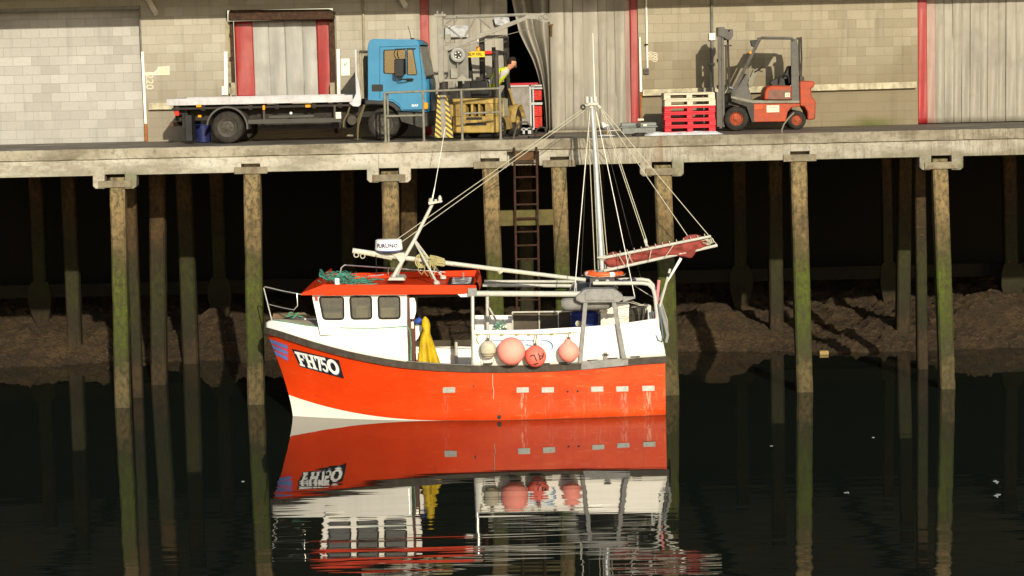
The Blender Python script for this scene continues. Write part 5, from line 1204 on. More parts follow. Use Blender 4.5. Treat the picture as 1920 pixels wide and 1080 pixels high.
# registration on the bulwark behind the buoys
Yb0 = YC - bs(s_of(960)) - .037
def bulk(out, dx=0, dy=0, k=1.0):
    def fn(u, v): return P(906 + 129 * u + dx, 664 - 24.5 * v - 1.0 * u + dy, Yb0 - out)
    return fn
rg = reg(bulk(.002, 2.2, -1.4)).build("registration_letters", PAINTB, boat, smooth=False); reg(bulk(.006, .6, -.4)).build("letter_shade", mat("letter_sky", (.30, .50, .72), .5), rg, smooth=False)
reg(bulk(.010, -3.0, 1.8)).build("letter_face", BWHITE, rg, smooth=False)
# ---- wheelhouse
WY0, WY1 = YC - 1.05, YC + 1.05
wins = [rquad([(598.5, 557), (644, 557), (644.5, 598.5), (606.5, 598.5)], 6), rquad([(656, 556.5), (696, 556), (697, 597.5), (659, 598)], 6), rquad([(709, 556), (749.5, 556), (750, 597), (710.5, 597.5)], 6)]
wo = [(584.5, 552), (763, 550), (763, 628), (601, 628)]
for y0 in (WY0, WY1 - .04): holes_plate([Q(*p, WY0) for p in wo], [[Q(*p, WY0) for p in w_] for w_ in wins], y0, y0 + .04).build("wheelhouse_side", BWHITE, boat)
MB().prism([Q(*p, WY0) for p in [(584.5, 552), (588.5, 552), (605, 628), (601, 628)]], WY0 + .04, WY1 - .04).build("wheelhouse_front", BWHITE, boat)
for ya, yb in ((WY0 + .15, YC - .05), (YC + .05, WY1 - .15)):
    MB().prism([Q(*p, WY0) for p in [(584.8, 557), (586, 557), (593.5, 600), (592.3, 600)]], ya, yb).build("front_window", mat("dark_glass", (.01, .012, .012), .06), boat)
MB().box(XP(759, 600, WY0), XP(763, 600, WY0), YC + .0, WY1 - .04, DKZ, ZP(760, 552, WY0)).build("wheelhouse_back", BWHITE, boat)
BGL = glass_mat("boat_glass", (.62, .62, .54), .2)
for w_ in wins:
    for yy in (WY0 + .015, WY1 - .025):
        g_ = MB().prism([Q(*p, WY0) for p in w_], yy, yy + .006).build("window", BGL, boat)
    ring = [P(a, b, WY0 - .006) for a, b in w_]; MB().tube(ring + [ring[0], ring[1]], .022, 6, caps=False).build("frame", GASK, g_)
MB().box(XP(606, 620, WY0), XP(640, 620, WY0), WY0 + .2, WY1 - .2, ZP(620, 626, WY0), ZP(620, 588, WY0)).build("console", mat("console_grey", (.30, .28, .22), .7), boat)
MB().box(XP(664, 620, WY0), XP(690, 620, WY0), WY0 + .5, WY0 + .9, ZP(620, 626, WY0), ZP(620, 580, WY0)).build("helm_seat", mat("seat_tan", (.42, .38, .28), .7), boat, bevel=.04)
MB().box(XP(712, 620, WY0), XP(748, 620, WY0), WY0 + .7, WY1 - .1, ZP(620, 626, WY0), ZP(620, 586, WY0)).build("cabin_locker", mat("locker_tan", (.45, .42, .33), .7), boat)
MB().ppx([(590, 556), (595, 556), (596, 564), (591.5, 564)], WY0 - .06, WY0 - .002).build("port_lamp", REDL, boat)
BRN = mat("varnished_door", (.09, .035, .025), .5, 0, .2)
MB().pbox(764, 552, 769.5, 690, WY0 + .02, WY0 + .10).build("door_post", BRN, boat); MB().pbox(770.5, 553, 779, 690, WY0 + .45, WY0 + .5).build("door_edge", BRN, boat)
MB().ppx(rquad([(767, 558), (777, 558), (780, 570), (780, 585), (776, 598), (768, 598)], 3), WY0 + .12, WY0 + .16, WY0 + .12).build("white_locker", BWHITE, boat)
MB().ppx([(778, 606), (794, 612), (784, 634), (779, 640)], WY0 + .5, WY0 + .55).build("white_locker", BWHITE, boat)
MB().ppx(rquad([(771, 603), (776, 603), (776, 616), (771, 616)], 1), WY0 + .42, WY0 + .45).build("latch", STAIN, boat)
MB().pbox(762, 553, 892, 557, WY0 + .2, WY1 - .02).build("awning_beam", mat("awning_dark", (.05, .045, .04), .7), boat)
# roof: slab, upstands and sloped brow
RY0, RY1 = YC - 1.26, YC + 1.26
zr0, zr1 = ZP(750, 552.5, RY0), ZP(750, 538.5, RY0)
xa, xb, xf = XP(607, 545, RY0), XP(893, 540, RY0), XP(565, 552, RY0)
MB().box(xa, xb, RY0 + .03, RY1 - .03, zr0 + .01, zr1 - .02).build("roof", ROOFRED, boat)
zl = ZP(750, 534, RY0)
mb = MB(); mb.prism([Q(*p, RY0) for p in [(607, 533.5), (893, 535), (893, 546), (870, 551.5), (607, 553)]], RY0, RY0 + .03); mb.build("roof_fascia", ROOFRED, boat)
MB().box(xa, xb, RY1 - .03, RY1, zr0, zl + .05).build("roof_fascia", ROOFRED, boat)
mb = MB(); n_ = 2
A0 = [P(565, 553.5, RY0), P(565, 550, RY0), P(600, 526, RY0), P(607, 533.5, RY0), P(607, 553, RY0)]
far = [Vector((p.x + (.03 if i in (0, 1) else 0), RY1, p.z + (.04 if i in (2, 3) else 0))) for i, p in enumerate(A0)]
A0[2] = P(606, 533.8, RY0); far[2].x = xa - .02
mb.add(A0 + far, [(0, 1, 2, 3, 4), (5, 6, 7, 8, 9), (0, 1, 6, 5), (1, 2, 7, 6), (2, 3, 8, 7), (3, 4, 9, 8), (4, 0, 5, 9)]); mb.build("roof_brow", ROOFRED, boat)
# swept aft end of the roof
ae = MB()
prof = [(888, 534), (893, 533), (903, 524), (908, 519), (910, 524), (905, 533), (899, 542), (893, 548), (888, 548)]
p0 = P(893, 535, RY0)
def aftf(u, v):
    y = RY0 + (RY1 - RY0) * u; k = v * 2 * math.pi
    return Vector((xb + .01 + .05 * math.cos(k) + .04 * math.sin(u * math.pi), y, (zr0 + zl) / 2 + (zl - zr0) * .62 * math.sin(k) + .06 * u ** 3))
ae.grid(aftf, 16, 16); ae.build("roof_lip", mat("roof_lip_red", (.50, .05, .015), .5, 0, .3, 4, 0, 0, .3, (.3, .12, .05)), boat)
MB().ppx([(855, 549.5), (892, 545), (892, 556.5), (864, 557)], RY0 + .01, RY0 + .5, RY0).build("eave_panel", BWHITE, boat)
zt_ = zr1 - .012
rp = MB().box(XP(838, 537, RY0), XP(887, 537, RY0), RY0 + .35, RY1 - .45, zt_, zt_ + .006).build("roof_panel", PAINTB, boat)
rx0, rx1 = XP(845, 537, RY0), XP(882, 537, RY0)
reg(lambda u, v: Vector((rx0 + (rx1 - rx0) * v, RY1 - .52 - (RY1 - RY0 - .98) * u, zt_ + .009))).build("registration_letters", LETW, rp, smooth=False)
MB().lathe([(.05, 0), (.05, .04), (.02, .05), (.012, .16), (.0, .17)], (XP(869, 522, YC + .3), YC + .3, zt_), n=10).build("roof_lamp", ALLOY, boat)
# near post and bracket
MB().tube([P(886, 546, -3.12), P(887, 690, -3.18)], .042, 12).build("awning_post", STAIN, boat); MB().ppx([(877, 541), (894, 540.5), (894, 555), (877, 555.5)], -3.17, -3.08).build("post_bracket", ALLOY, boat, bevel=.004)
MB().tube([P(913.5, 545, -.6), P(914.5, 640, -.6)], .04, 10).build("awning_post", PWHITE, boat)
MB().tube([P(917, 577, -.7), P(936, 611, -.7)], .022, 8).build("post_brace", PWHITE, boat); 
mb = MB()
for k in range(7): mb.torus(P(930 + 2.2 * k, 613 - (k % 3) * 3, -.75), .05 + .02 * (k % 2), .008, (math.sin(k * 2), 1, math.cos(k)), 16, 5)
tag(mb.build("rope_tangle", GROPE), "small green rope tangle at the foot of the post beside the bulwark", "rope")
# roof rail on the far side
mb = MB(); mb.tube([P(638, 512, RY1 - .2), P(640, 502, RY1 - .2), P(646, 497, RY1 - .2), P(720, 502, RY1 - .2), P(835, 510.5, RY1 - .2)], .016, 8); mb.tube([P(728, 502, RY1 - .2), P(728, 514, RY1 - .2)], .014, 6); mb.tube([P(690, 518, RY1 - .4), P(720, 515, RY1 - .4)], .014, 6)
mb.build("roof_rail", STAIN, boat)
# bow rail
mb = MB(); mb.tube([P(510, 602, -1.95), P(494.5, 540, -1.8), P(497, 537.5, -1.82), P(530, 545.5, -2.3), P(565, 552, -2.7)], .013, 8); mb.tube([P(501, 570, -1.85), P(530, 577, -2.35), P(551, 581, -2.65), P(558, 573, -2.7), P(557, 551, -2.65)], .011, 8)
mb.build("bow_rail", STAIN, boat)
mb = MB(); mb.tube([P(510, 597, -1.6), P(560, 590, -1.75)], .05, 8); mb.tube([P(545, 596, -1.8), P(548, 585, -1.8)], .04, 8); mb.tube([P(538, 590, -1.8), P(572, 588, -1.8)], .03, 8); mb.pbox(512, 588, 540, 597, -1.7, -1.5); mb.build("anchor_gear", mat("anchor_brown", A(140, 112, 80), .8, .1, .3, 6), boat)
mb = MB()
random.seed(12)
for k in range(6): mb.torus(P(541 + 5.5 * k, 593 - (k % 2) * 4, -1.95 + .06 * k), .07, .014, (random.uniform(-.6, .6), random.uniform(-.5, .5), 1), 16, 5)
tag(mb.build("rope_coil", GROPE), "pale green mooring rope coiled on the foredeck", "rope")
def edge_line(px): s_ = s_of(px); t, b = ftop(s_); return Vector((t.x, YC - b - .012, t.z + .008))
mb = MB(); mb.tube([edge_line(p) for p in range(512, 762, 10)] + [P(764, 612, -3.2), P(769, 622, -3.2), P(771, 645, -3.2), P(770, 676, -3.15)], .012, 6); mb.tube([P(762, 612, -3.1), P(764, 640, -3.1), P(766, 680, -3.1)], .01, 6); tag(mb.build("green_line", GROPE), "thin green line running along the edge of the white foredeck", "rope")
MB().grid(lambda u, v: P(763.2 + 3 * u + 1.5 * math.sin(v * 9 + u * 4), 622 + 60 * v, -3.08 + .05 * vn(u * 4, v * 12)), 6, 30).build("rope_bundle", mat("net_dark", (.05, .06, .045), .9, 0, .4, 20), boat)
# ---- derrick pole over the roof
MB().tube([P(661, 470, YC - .15), P(745, 482, YC - .1), P(1098, 525, YC)], [.062, .055, .045], 10).build("derrick_pole", PWHITE, boat)
mb = MB(); mb.tube([P(672, 474, YC - .2), P(735, 486, YC - .2)], .02, 6); mb.torus(P(668, 478, YC - .2), .05, .014, (0, 1, 0), 14, 5); mb.torus(P(680, 480, YC - .2), .05, .012, (0, 1, 0), 14, 5); mb.tube([P(850, 496, YC - .12), P(938, 508, YC - .12), P(1010, 516.5, YC - .1)], .018, 6); mb.tube([P(936, 506, YC - .1), P(940, 512, YC - .1)], .06, 8)
mb.each("derrick_tackle", ROPE, boat)
# ---- roof mast (tripod) with lamp platform and aerial
mb = MB(); mb.tube([P(735, 523, YC - .3), P(776, 452, YC), P(812, 380, YC)], [.045, .042, .036], 10); mb.tube([P(776, 450, YC), P(819, 530, YC - .75)], .026, 8); mb.tube([P(779, 452, YC), P(831, 521, YC + .35)], .026, 8); mb.tube([P(742, 523, YC + .2), P(756, 488, YC - .05)], .03, 8); mb.build("roof_mast", PWHITE, boat)
mb = MB(); mb.ppx([(728, 524), (760, 524), (757, 519), (731, 519)], YC - .5, YC + .3, YC - .3); mb.lathe([(.07, -.02), (.07, .03), (.03, .06)], P(819, 531, YC - .75), n=10); mb.lathe([(.07, -.02), (.07, .03), (.03, .06)], P(831, 521, YC + .35), n=10); mb.each("mast_foot", PWHITE, boat)
mb = MB(); mb.ppx([(803, 379), (829, 376), (829, 379), (804, 384)], YC - .12, YC + .12); mb.lathe([(.05, 0), (.05, .08), (.02, .1)], P(808, 380, YC), n=12); mb.lathe([(.035, 0), (.045, .06), (.02, .12), (0, .13)], P(825, 377, YC), n=12); mb.lathe([(.03, 0), (.03, .05)], P(817, 378, YC), n=10); mb.build("lamp_platform", PWHITE, boat)
mb = MB(); mb.tube([P(810, 376, YC), P(815, 352, YC)], [.018, .012], 6); mb.tube([P(815, 352, YC), P(835, 238, YC)], [.008, .006], 5); mb.build("whip_aerial", ROPEW, boat)
MB().ppx([(730, 474), (758, 474), (758, 490), (750, 492), (742, 482)], YC - .2, YC + .1).build("radar_bracket", PWHITE, boat)
rd = P(729, 462, YC - .15); rr = 26 * 50.2 / FPX
rad = MB().lathe([(0, .155), (rr * .86, .155), (rr * .95, .135), (rr, -.06), (rr * .96, -.075)], rd, n=40).build("radar_dome", mat("radar_white", (.80, .79, .76), .35, 0, .04), boat)
MB().lathe([(rr * .97, -.074), (rr * .97, -.085), (rr * .8, -.125), (0, -.13)], rd, n=40).build("radar_base", mat("radar_blue", (.10, .16, .36), .4), rad)
text_on("FURUNO", lambda u, v: Vector((rd.x + (rr + .006) * math.sin((u - .03) / rr), rd.y - (rr + .006) * math.cos((u - .03) / rr) , rd.z + .03 + v)), .115, .005, 1.08).build("lettering", mat("navy_ink", (.03, .04, .12), .5), rad, smooth=False)
MB().tube([P(705, 478, YC - .3), P(706, 515, YC - .3)], .008, 5).build("radar_cable", BLACK, boat)
# coil of rope over the pole
mb = MB(); random.seed(21)
for k in range(9): mb.torus(P(790 + random.uniform(-3, 3), 489 + random.uniform(-3, 3), YC - .18 + .02 * k), .10 + random.uniform(-.02, .02), .014, (random.uniform(-.5, .5), 1, random.uniform(-.3, .3)), 22, 6, 1.25)
for k in range(10):
    a = P(806 + random.uniform(-4, 2), 479 + 2.0 * k, YC - .2); b = P(832 + random.uniform(-3, 4), 486 + 1.4 * k, YC - .2); m_ = (a + b) / 2 + Vector((0, -.09, .02)); mb.tube([a, m_, b], .015, 6)
for x0_, x1_, yb_ in ((785, 796, 515), (797, 808, 518), (806, 815, 522), (812, 817, 508)): mb.tube([P(x0_, 495, YC - .25), P(x0_ - 1, yb_ - 8, YC - .26), P((x0_ + x1_) / 2, yb_, YC - .26), P(x1_, yb_ - 9, YC - .25), P(x1_ - 1, 494, YC - .24)], .009, 5)
tag(mb.build("rope_coil", YROPE), "straw coloured rope coil slung over the white pole above the red roof", "rope")
# green net on the roof
mb = MB(); random.seed(31); zq = zt_
net0 = P(603, 510, YC + .2)
for k in range(70):
    x = XP(600 + 78 * random.random() ** 1.3, 525, YC); y = YC + random.uniform(-.75, .75); f_ = (x - XP(600, 525, YC)) / 1.0
    hz_ = max(.03, .30 - .30 * f_) ; p = Vector((x, y, zq + hz_ * random.uniform(.1, 1)))
    pts = [p]
    for j in range(5): p = p + Vector((random.uniform(-.05, .17), random.uniform(-.13, .13), random.uniform(-.07, .05))); p.z = max(zq + .012, min(zq + .38, p.z)); pts.append(p.copy())
    mb.tube(pts, random.uniform(.006, .012), 5)
for k in range(12): mb.tube([P(601 + random.uniform(-2, 3), 506 + random.uniform(-2, 6), YC + .35), P(608 + k, 530 - .4 * k, YC - .5)], .009, 5)
tag(mb.build("fishing_net", mat("net_green", (.045, .20, .15), .85, 0, .45, 14)), "tangled green fishing net on the front of the red wheelhouse roof", "net")
MB().pbox(628, 522, 636, 534, RY0 + .5, RY0 + .6).build("roof_bracket", BWHITE, boat)
# ---- gantry rails
mb = MB(); mb.tube([P(893, 550.5, -3.08), P(1092, 551.5, -3.08)], .062, 10); mb.build("side_rail", PWHITE, boat)
mb = MB(); mb.tube([P(905, 534.5, -.6), P(1080, 536, -.6)], .042, 10); mb.tube([P(908, 527.5, -.6), P(1085, 528, -.6)], .03, 8); mb.each("side_rail", PWHITE, boat)
for dy, yy in ((0, -.75), (7, -2.9)):
    mb = MB(); mb.tube([P(1112, 524 + dy, yy), P(1204, 524 + dy, yy), P(1216, 526 + dy, yy), P(1224, 534 + dy, yy), P(1228, 548 + dy, yy), P(1234, 605 + dy, yy)], .042, 10); mb.build("stern_hoop", PWHITE, boat)
# ---- gantry
GY0, GY1 = YC - bs(s_of(1125)) - .14, -.5
gp = [(1079, 557), (1095, 543.5), (1103, 542), (1148, 542), (1155, 544), (1167, 553), (1170, 561), (1160, 567), (1090, 568), (1080, 563.5)]
for ya, yb in ((GY0, GY0 + .4), (GY1 - .4, GY1)): MB().ppx(gp, ya, yb, GY0).build("gantry_head", ALLOY, boat, bevel=.015)
MB().ppx([(1097, 548), (1102, 545), (1148, 545), (1151, 549), (1151, 563), (1097, 563)], GY0 - .02, GY0 + .01, GY0).build("head_plate", ALLOY, boat, bevel=.01)
MB().ppx([(1168, 556), (1191, 556.5), (1191, 559.5), (1168, 566)], GY0 + .1, GY0 + .16).build("gantry_spur", ALLOY, boat)
MB().box(XP(1106, 550, GY0), XP(1150, 550, GY0), GY0 + .39, GY1 - .39, ZP(1125, 566, GY0), ZP(1125, 552, GY0)).build("gantry_beam", ALLOY, boat, bevel=.015)
for ya in (GY0 + .02, GY1 - .14):
    MB().ppx([(1094, 566), (1102, 566), (1092, 682), (1084, 682)], ya, ya + .12, GY0).build("gantry_leg", ALLOY, boat, bevel=.008)
    MB().ppx([(1147, 566), (1155, 566), (1175, 674), (1166, 674)], ya, ya + .12, GY0).build("gantry_leg", ALLOY, boat, bevel=.008)
mb = MB()
for a, b in ((1104, 1115), (1140, 1153)): mb.ppx([(a, 548), (a + 3, 522), (b, 522), (b - 4, 548)], YC - .9, YC - .84); mb.ppx([(a, 548), (a + 3, 522), (b, 522), (b - 4, 548)], YC + .3, YC + .36)
mb.ppx([(1106, 521), (1152, 521), (1152, 526), (1106, 526)], YC - .5, YC + .3); mb.build("mast_step", mat("step_grey", A(96, 90, 80), .6, .2, .3), boat)
mb = MB(); mb.ppx([(1122, 507), (1134, 507), (1136, 524), (1120, 524)], YC - .08, YC + .08); mb.build("mast_foot", ALLOY, boat)
for px in (1119, 1139): MB().ball(P(px, 528, YC - .5), .05, nu=10, nv=8).build("block", PWHITE, boat)
mb = MB(); mb.ppx([(1075, 529), (1086, 529), (1075, 546), (1066, 546)], -.7, -.6); mb.build("far_bracket", ALLOY, boat)
MB().lathe([(0, -.03), (.09, -.02), (.14, .05), (.15, .12), (.15, .92), (.14, 1.0), (.09, 1.06), (0, 1.07)], P(1054, 570, YC - 1.1), (1, 0, .01), 24).build("raft_canister", mat("canister_grey", A(166, 158, 138), .5, 0, .2, 4, 0, .1, .4), boat)
# hauler table / net guard on the far side
mb = MB()
for a, b in ((960, 962.5), (1010, 1012), (1046, 1048)): mb.pbox(a, 585, b, 625, -.85, -.80)
mb.tube([P(960, 585.5, -.82), P(1072, 584, -.82)], .02, 8); mb.build("net_guard", PWHITE, boat)
MB().pbox(962, 588, 1070, 640, -.76, -.72).build("guard_panel", mat("panel_brown", (.075, .062, .045), .8, 0, .3, 6), boat)
MB().pbox(950, 606, 960, 640, -1.0, -.9).build("pot_rack", PWHITE, boat)
# ---- mast, spars, sail
MB().tube([P(1108.5, 184, YC), P(1117, 300, YC), P(1130, 524, YC)], [.042, .050, .056], 14).build("mast", mat("mast_alloy", A(226, 222, 205), .35, .3, .1, 6), boat)
mb = MB()
for x in (1101, 1108.5, 1117): mb.lathe([(.035, 0), (.04, .10), (.03, .15), (0, .16)], P(x, 194, YC + .02 * (x - 1108)), n=12)
mb.ppx([(1096, 193), (1122, 192), (1121, 197), (1097, 198)], YC - .1, YC + .1); mb.lathe([(.06, 0), (.06, .08)], P(1109, 203, YC), n=12); mb.tube([P(1120, 197, YC), P(1126, 203, YC)], .035, 8); mb.build("masthead", PWHITE, boat)
MB().torus(P(1093, 201, YC), .045, .02, (.3, 1, 0), 14, 6).build("block", mat("block_dark", (.05, .045, .04), .6), boat)
MB().tube([P(1115.5, 190, YC), P(1111.5, 62, YC)], [.012, .006], 6).build("whip_aerial", ROPEW, boat)
mb = MB(); mb.tube([P(1120, 483, YC - .1), P(1135, 483, YC - .14), P(1333, 443, YC - .15)], [.02, .035, .03], 8); mb.lathe([(.09, -.05), (.09, .05)], P(1130, 483, YC), n=16); mb.build("gaff", PWHITE, boat)
mb = MB(); mb.tube([P(1132, 508, YC - .1), P(1240, 484, YC - .05), P(1345, 460, YC - .05)], .034, 8); mb.tube([P(1140, 504, YC), P(1146, 499, YC)], .05, 8); mb.build("boom", PWHITE, boat)
ST_ = [(1133, 486), (1141, 475), (1151, 471), (1160, 474), (1169, 473), (1180, 470), (1200, 466), (1225, 460), (1251, 453.5), (1262, 455), (1275, 452), (1286, 443), (1296, 440), (1305, 439.5), (1314, 442), (1320, 445), (1329, 453)]
SB_ = [(1133, 493), (1141, 503), (1151, 502), (1169, 498), (1200, 492), (1225, 487.5), (1251, 482), (1266, 480), (1280, 482), (1297, 484), (1301, 479), (1306, 472), (1315, 468), (1329, 459)]
def sail(u, v):
    px = 1133 + 196 * u; t, b = tab(ST_, px), tab(SB_, px); g = 2 * math.pi * v
    cy, hh = (t + b) / 2, (b - t) / 2; k = 1 + .10 * fbm(u * 14, math.cos(g) * 2 + 4, 4, 2)
    wob = .09 * fbm(u * 9 + math.sin(g) * 1.5, math.cos(g) * 2.2, 4, 6) + .03 * math.sin(u * 22 + 5 * math.cos(g))
    p = P(px, cy - hh * math.cos(g) * k, YC)
    return Vector((p.x, YC + math.sin(g) * (.05 + .06 * min(1, hh / 16)) + wob * abs(math.sin(g)), p.z))
s = N("sail_cloth"); f = s.noise(s.pos, 5, 6, .6); s.bump(s.noise(s.scaled(3, 3, 7), 2.2, 5), .5, .03)
SAIL = s.fin(s.mix(s.ramp(f, [(.3, 0), (.7, 1)]), (.14, .028, .022), (.26, .052, .042)), .85, 0, .2)
sl = MB().grid(sail, 90, 28).build("furled_sail", SAIL, boat)
mb = MB()
for k in range(14):
    px = 1150 + 13.2 * k; y = 480 - (px - 1135) * .2015; mb.torus(P(px, y, YC - .14), .045, .009, (1, 0, .2), 12, 5)
    yb_ = 505 - (px - 1137) * .222; mb.torus(P(px, yb_, YC), .045, .009, (1, 0, .2), 12, 5)
for a, b in (((1221, 468), (1217, 490)), ((1263, 459), (1247, 482)), ((1160, 478), (1171, 497)), ((1182, 475), (1174, 500)), ((1178, 476), (1186, 492)), ((1316, 452), (1328, 448)), ((1318, 455), (1332, 458)), ((1322, 449), (1334, 455))): mb.tube([P(*a, YC - .2), P((a[0] + b[0]) / 2, (a[1] + b[1]) / 2, YC - .24), P(*b, YC - .2)], .009, 5)
for k in range(5): mb.torus(P(1327 + k * 2, 455 - k, YC - .05), .05, .014, (1, .4 * k - 1, .3), 14, 5)
mb.each("lashing", ROPE, boat)
# ---- rigging
def line(a, b, r, Ya=YC, Yb=YC, sag=0.0):
    p, q = P(*a, Ya), P(*b, Yb); return [p + (q - p) * (i / 8) + Vector((0, 0, -sag * 4 * (i / 8) * (1 - i / 8))) for i in range(9)]
def rig(lst, m, r):
    for a in lst: MB().tube(line(*a[:2], r, *(a[2:] or (YC, YC))), r, 5).build("rigging_line", m, boat)
rig([((1093, 204), (744, 449)), ((1096, 207), (750, 456)), ((1106, 206), (1077, 549), YC, -2.9), ((1102, 208), (1116, 520)), ((1109, 206), (1122, 505)), ((1114, 206), (1139, 482)), ((1112, 215), (1137, 520)), ((1127, 205), (1209, 452)), ((1130, 205), (1213, 452)), ((1127, 206), (1294, 449)), ((1129, 204), (1331, 444)), ((1332, 444), (1345, 460))], ROPE, .0085)
rig([((1118, 210), (1190, 556), YC, -3.0), ((1106, 210), (1077, 550), YC, -2.95)], ROPEW, .008)
rig([((1120, 206), (1204, 532), YC, -.6), ((1104, 208), (1089, 528), YC, -.6)], WIRE, .005)
mb = MB(); mb.tube([P(1077, 545, -2.95), P(1081, 530, -2.95), P(1080, 562, -3.0)], .008, 5); mb.tube([P(1209, 450, YC), P(1213, 462, YC)], .03, 6); mb.tube([P(1210, 448, YC), P(1212, 456, YC)], .03, 6); mb.each("tackle_block", PWHITE, boat)
rig([((1190, 536), (1228, 560), -2.6, -2.6), ((1170, 560), (1215, 575), -3.0, -2.6), ((1135, 556), (1205, 573), GY0, -2.8), ((1064, 552), (1092, 560), -3.1, -3.1)], ROPE, .007)
# ---- stern gear
BGT = mat("blue_grey_hose", A(120, 128, 128), .5, .1)
mb = MB(); mb.tube([P(1219, 585, -2.95), P(1225, 618, -3.0), P(1234, 638, -3.05), P(1241, 641, -3.05), P(1243, 632, -3.05), P(1238, 590, -3.0), P(1234, 570, -2.95)], .018, 8); mb.build("stern_hose", BGT, boat)
mb = MB(); mb.tube([P(1238, 575, -2.8), P(1245, 600, -2.85), P(1252, 628, -2.85), P(1249, 642, -2.85)], .035, 8); mb.tube([P(1240, 568, -.8), P(1250, 600, -.8), P(1252, 640, -.8)], .03, 8); mb.tube([P(1252, 628, -2.85), P(1252, 640, -.8)], .03, 8); mb.tube([P(1232, 600, -2.9), P(1246, 660, -2.9)], .022, 8); mb.build("stern_ladder", ALLOY, boat)
mb = MB(); mb.tube([P(1150, 584, -.7), P(1210, 571, -.7), P(1218, 573, -.7)], .02, 8); mb.tube([P(1130, 583, -.75), P(1182, 586, -.75), P(1212, 583, -.75)], .014, 6); mb.pbox(1215, 573, 1221, 612, -2.9, -2.8); mb.each("stern_rail", PWHITE, boat)
# ---- loose gear aboard
NAVB = mat("drum_blue", (.02, .03, .16), .4, 0, .15)
bt = thing("plastic_drum", "blue plastic drum behind the white bulwark under the gantry", "drum", (XP(1096, 600, -1.2), -1.2, DKZ))
zd = ZP(1096, 585, -1.2); MB().lathe([(0, 0), (.27, 0), (.31, .1), (.32, .35), (.30, zd - DKZ - .03), (.28, zd - DKZ), (0, zd - DKZ)], (bt.location.x, -1.2, DKZ), n=32).build("body", NAVB, bt); MB().torus((bt.location.x, -1.2, zd - .08), .315, .014, n=32).build("hoop", NAVB, bt)
fbx = thing("fish_box", "white insulated fish box standing behind the white bulwark near the stern", "box", (XP(1152, 600, -1.2), -1.2, DKZ))
MB().ppx([(1126, 582), (1179, 574), (1180, 640), (1126, 640)], -1.5, -.8).build("body", mat("box_white", (.70, .66, .55), .5, 0, .1, 4, 0, .2, .2), fbx, bevel=.02); MB().ppx([(1124, 580), (1180, 571.5), (1180, 576), (1124, 584.5)], -1.54, -.76).build("lid", mat("lid_white", (.72, .68, .58), .5), fbx, bevel=.01)
rdb = MB().ball(P(1132, 578, -1.0), .14, .12, .06, 14, 8, f=lambda d: 1 + .2 * vn(d.x * 4, d.y * 4 + d.z * 3)).build("red_cloth", mat("cloth_red", (.5, .06, .04), .7)); tag(rdb, "crumpled red cloth lying on the white fish box under the gantry", "cloth")
bk = thing("wire_basket", "dark wire basket with a grey lining beside the white fish box at the stern", "basket", (XP(1196, 600, -1.1), -1.1, DKZ))
c_ = P(1196, 576, -1.1); mb = MB()
for k in range(9): g = 2 * math.pi * k / 9; mb.tube([c_ + Vector((.19 * math.cos(g), .19 * math.sin(g), 0)), c_ + Vector((.16 * math.cos(g), .16 * math.sin(g), -.6))], .011, 5)
for z_ in (0, -.15, -.3, -.45): mb.torus(c_ + Vector((0, 0, z_)), .19 + z_ * .05, .012, n=24, m=5)
mb.build("cage", WIRE, bk); MB().lathe([(.15, -.6), (.17, -.02), (.16, -.02), (.14, -.58), (0, -.58)], c_, n=20).build("lining", mat("lining_grey", A(120, 110, 84), .8), bk)
s = N("lifebuoy_paint"); x_, y_, z_ = s.sep(); lc = P(1132, 513, YC + .1)
an = s.math('ARCTAN2', s.math('SUBTRACT', y_, lc.y), s.math('SUBTRACT', x_, lc.x)); bandm = s.math('GREATER_THAN', s.math('FRACT', s.math('ADD', s.math('MULTIPLY', an, 4 / (2 * math.pi)), .64)), .82)
LBM = s.fin(s.mix(bandm, (.62, .09, .015), (.75, .72, .66)), .5)
lb = MB().torus(lc, .38, .058, (.02, .02, 1), 44, 14).build("lifebuoy", LBM); tag(lb, "orange and white lifebuoy lying flat at the foot of the mast", "lifebuoy")
mb = MB()
for k in range(4):
    g = math.pi / 2 * k + .6; p = lc + Vector((.49 * math.cos(g), .49 * math.sin(g), 0)); q = lc + Vector((.49 * math.cos(g + 1.2), .49 * math.sin(g + 1.2), -.02)); mb.tube([p, (p + q) / 2 * 1.0 + Vector((.06 * math.cos(g + .6), .06 * math.sin(g + .6), -.03)), q], .008, 5)
mb.build("grab_line", ROPE, lb)
MB().grid(lambda u, v: lc + Vector((-.55 + 1.25 * u, -.2 + .6 * v, -.10 - .10 * vn(u * 5, v * 4, 7))), 20, 8).build("tarp_cover", mat("tarp_grey", A(110, 106, 104), .5, 0, .2, 6), boat, solid=.01)
pk = MB().tube([P(1235.5, 525, -2.6), P(1228, 602, -2.6)], .035, 10).build("marker_pole", mat("pole_pink", (.62, .20, .22), .6, 0, .2, 8)); tag(pk, "pink pole standing upright at the boat's stern", "pole")
mb = MB(); mb.tube([P(1234, 586, -2.5), P(1256.5, 504, -2.5)], .028, 8); o = mb.build("boat_hook", PWHITE); tag(o, "shorter pale boat hook leaning outwards at the stern, light tip with a dark band", "boat hook")
MB().tube([P(1252.5, 519, -2.5), P(1254, 512, -2.5)], .031, 8).build("grip_band", BLACK, o)
mb = MB(); mb.tube([P(1236, 563, -2.2), P(1250, 530, -2.2), P(1277, 484, -2.2)], [.018, .02, .034], 8); mb.tube([P(1247, 535, -2.22), P(1272, 490, -2.22)], .012, 6); tag(mb.build("boat_hook", ROPEW), "longer white boat hook at the stern reaching up to the sail", "boat hook")
mb = MB(); random.seed(4)
for k in range(5): mb.torus(P(1083 + k, 608 + random.uniform(-2, 2), -2.9), .05, .012, (random.uniform(-1, 1), 1, random.uniform(-1, 1)), 14, 5)
mb.build("rope_fitting", ROPE, boat)
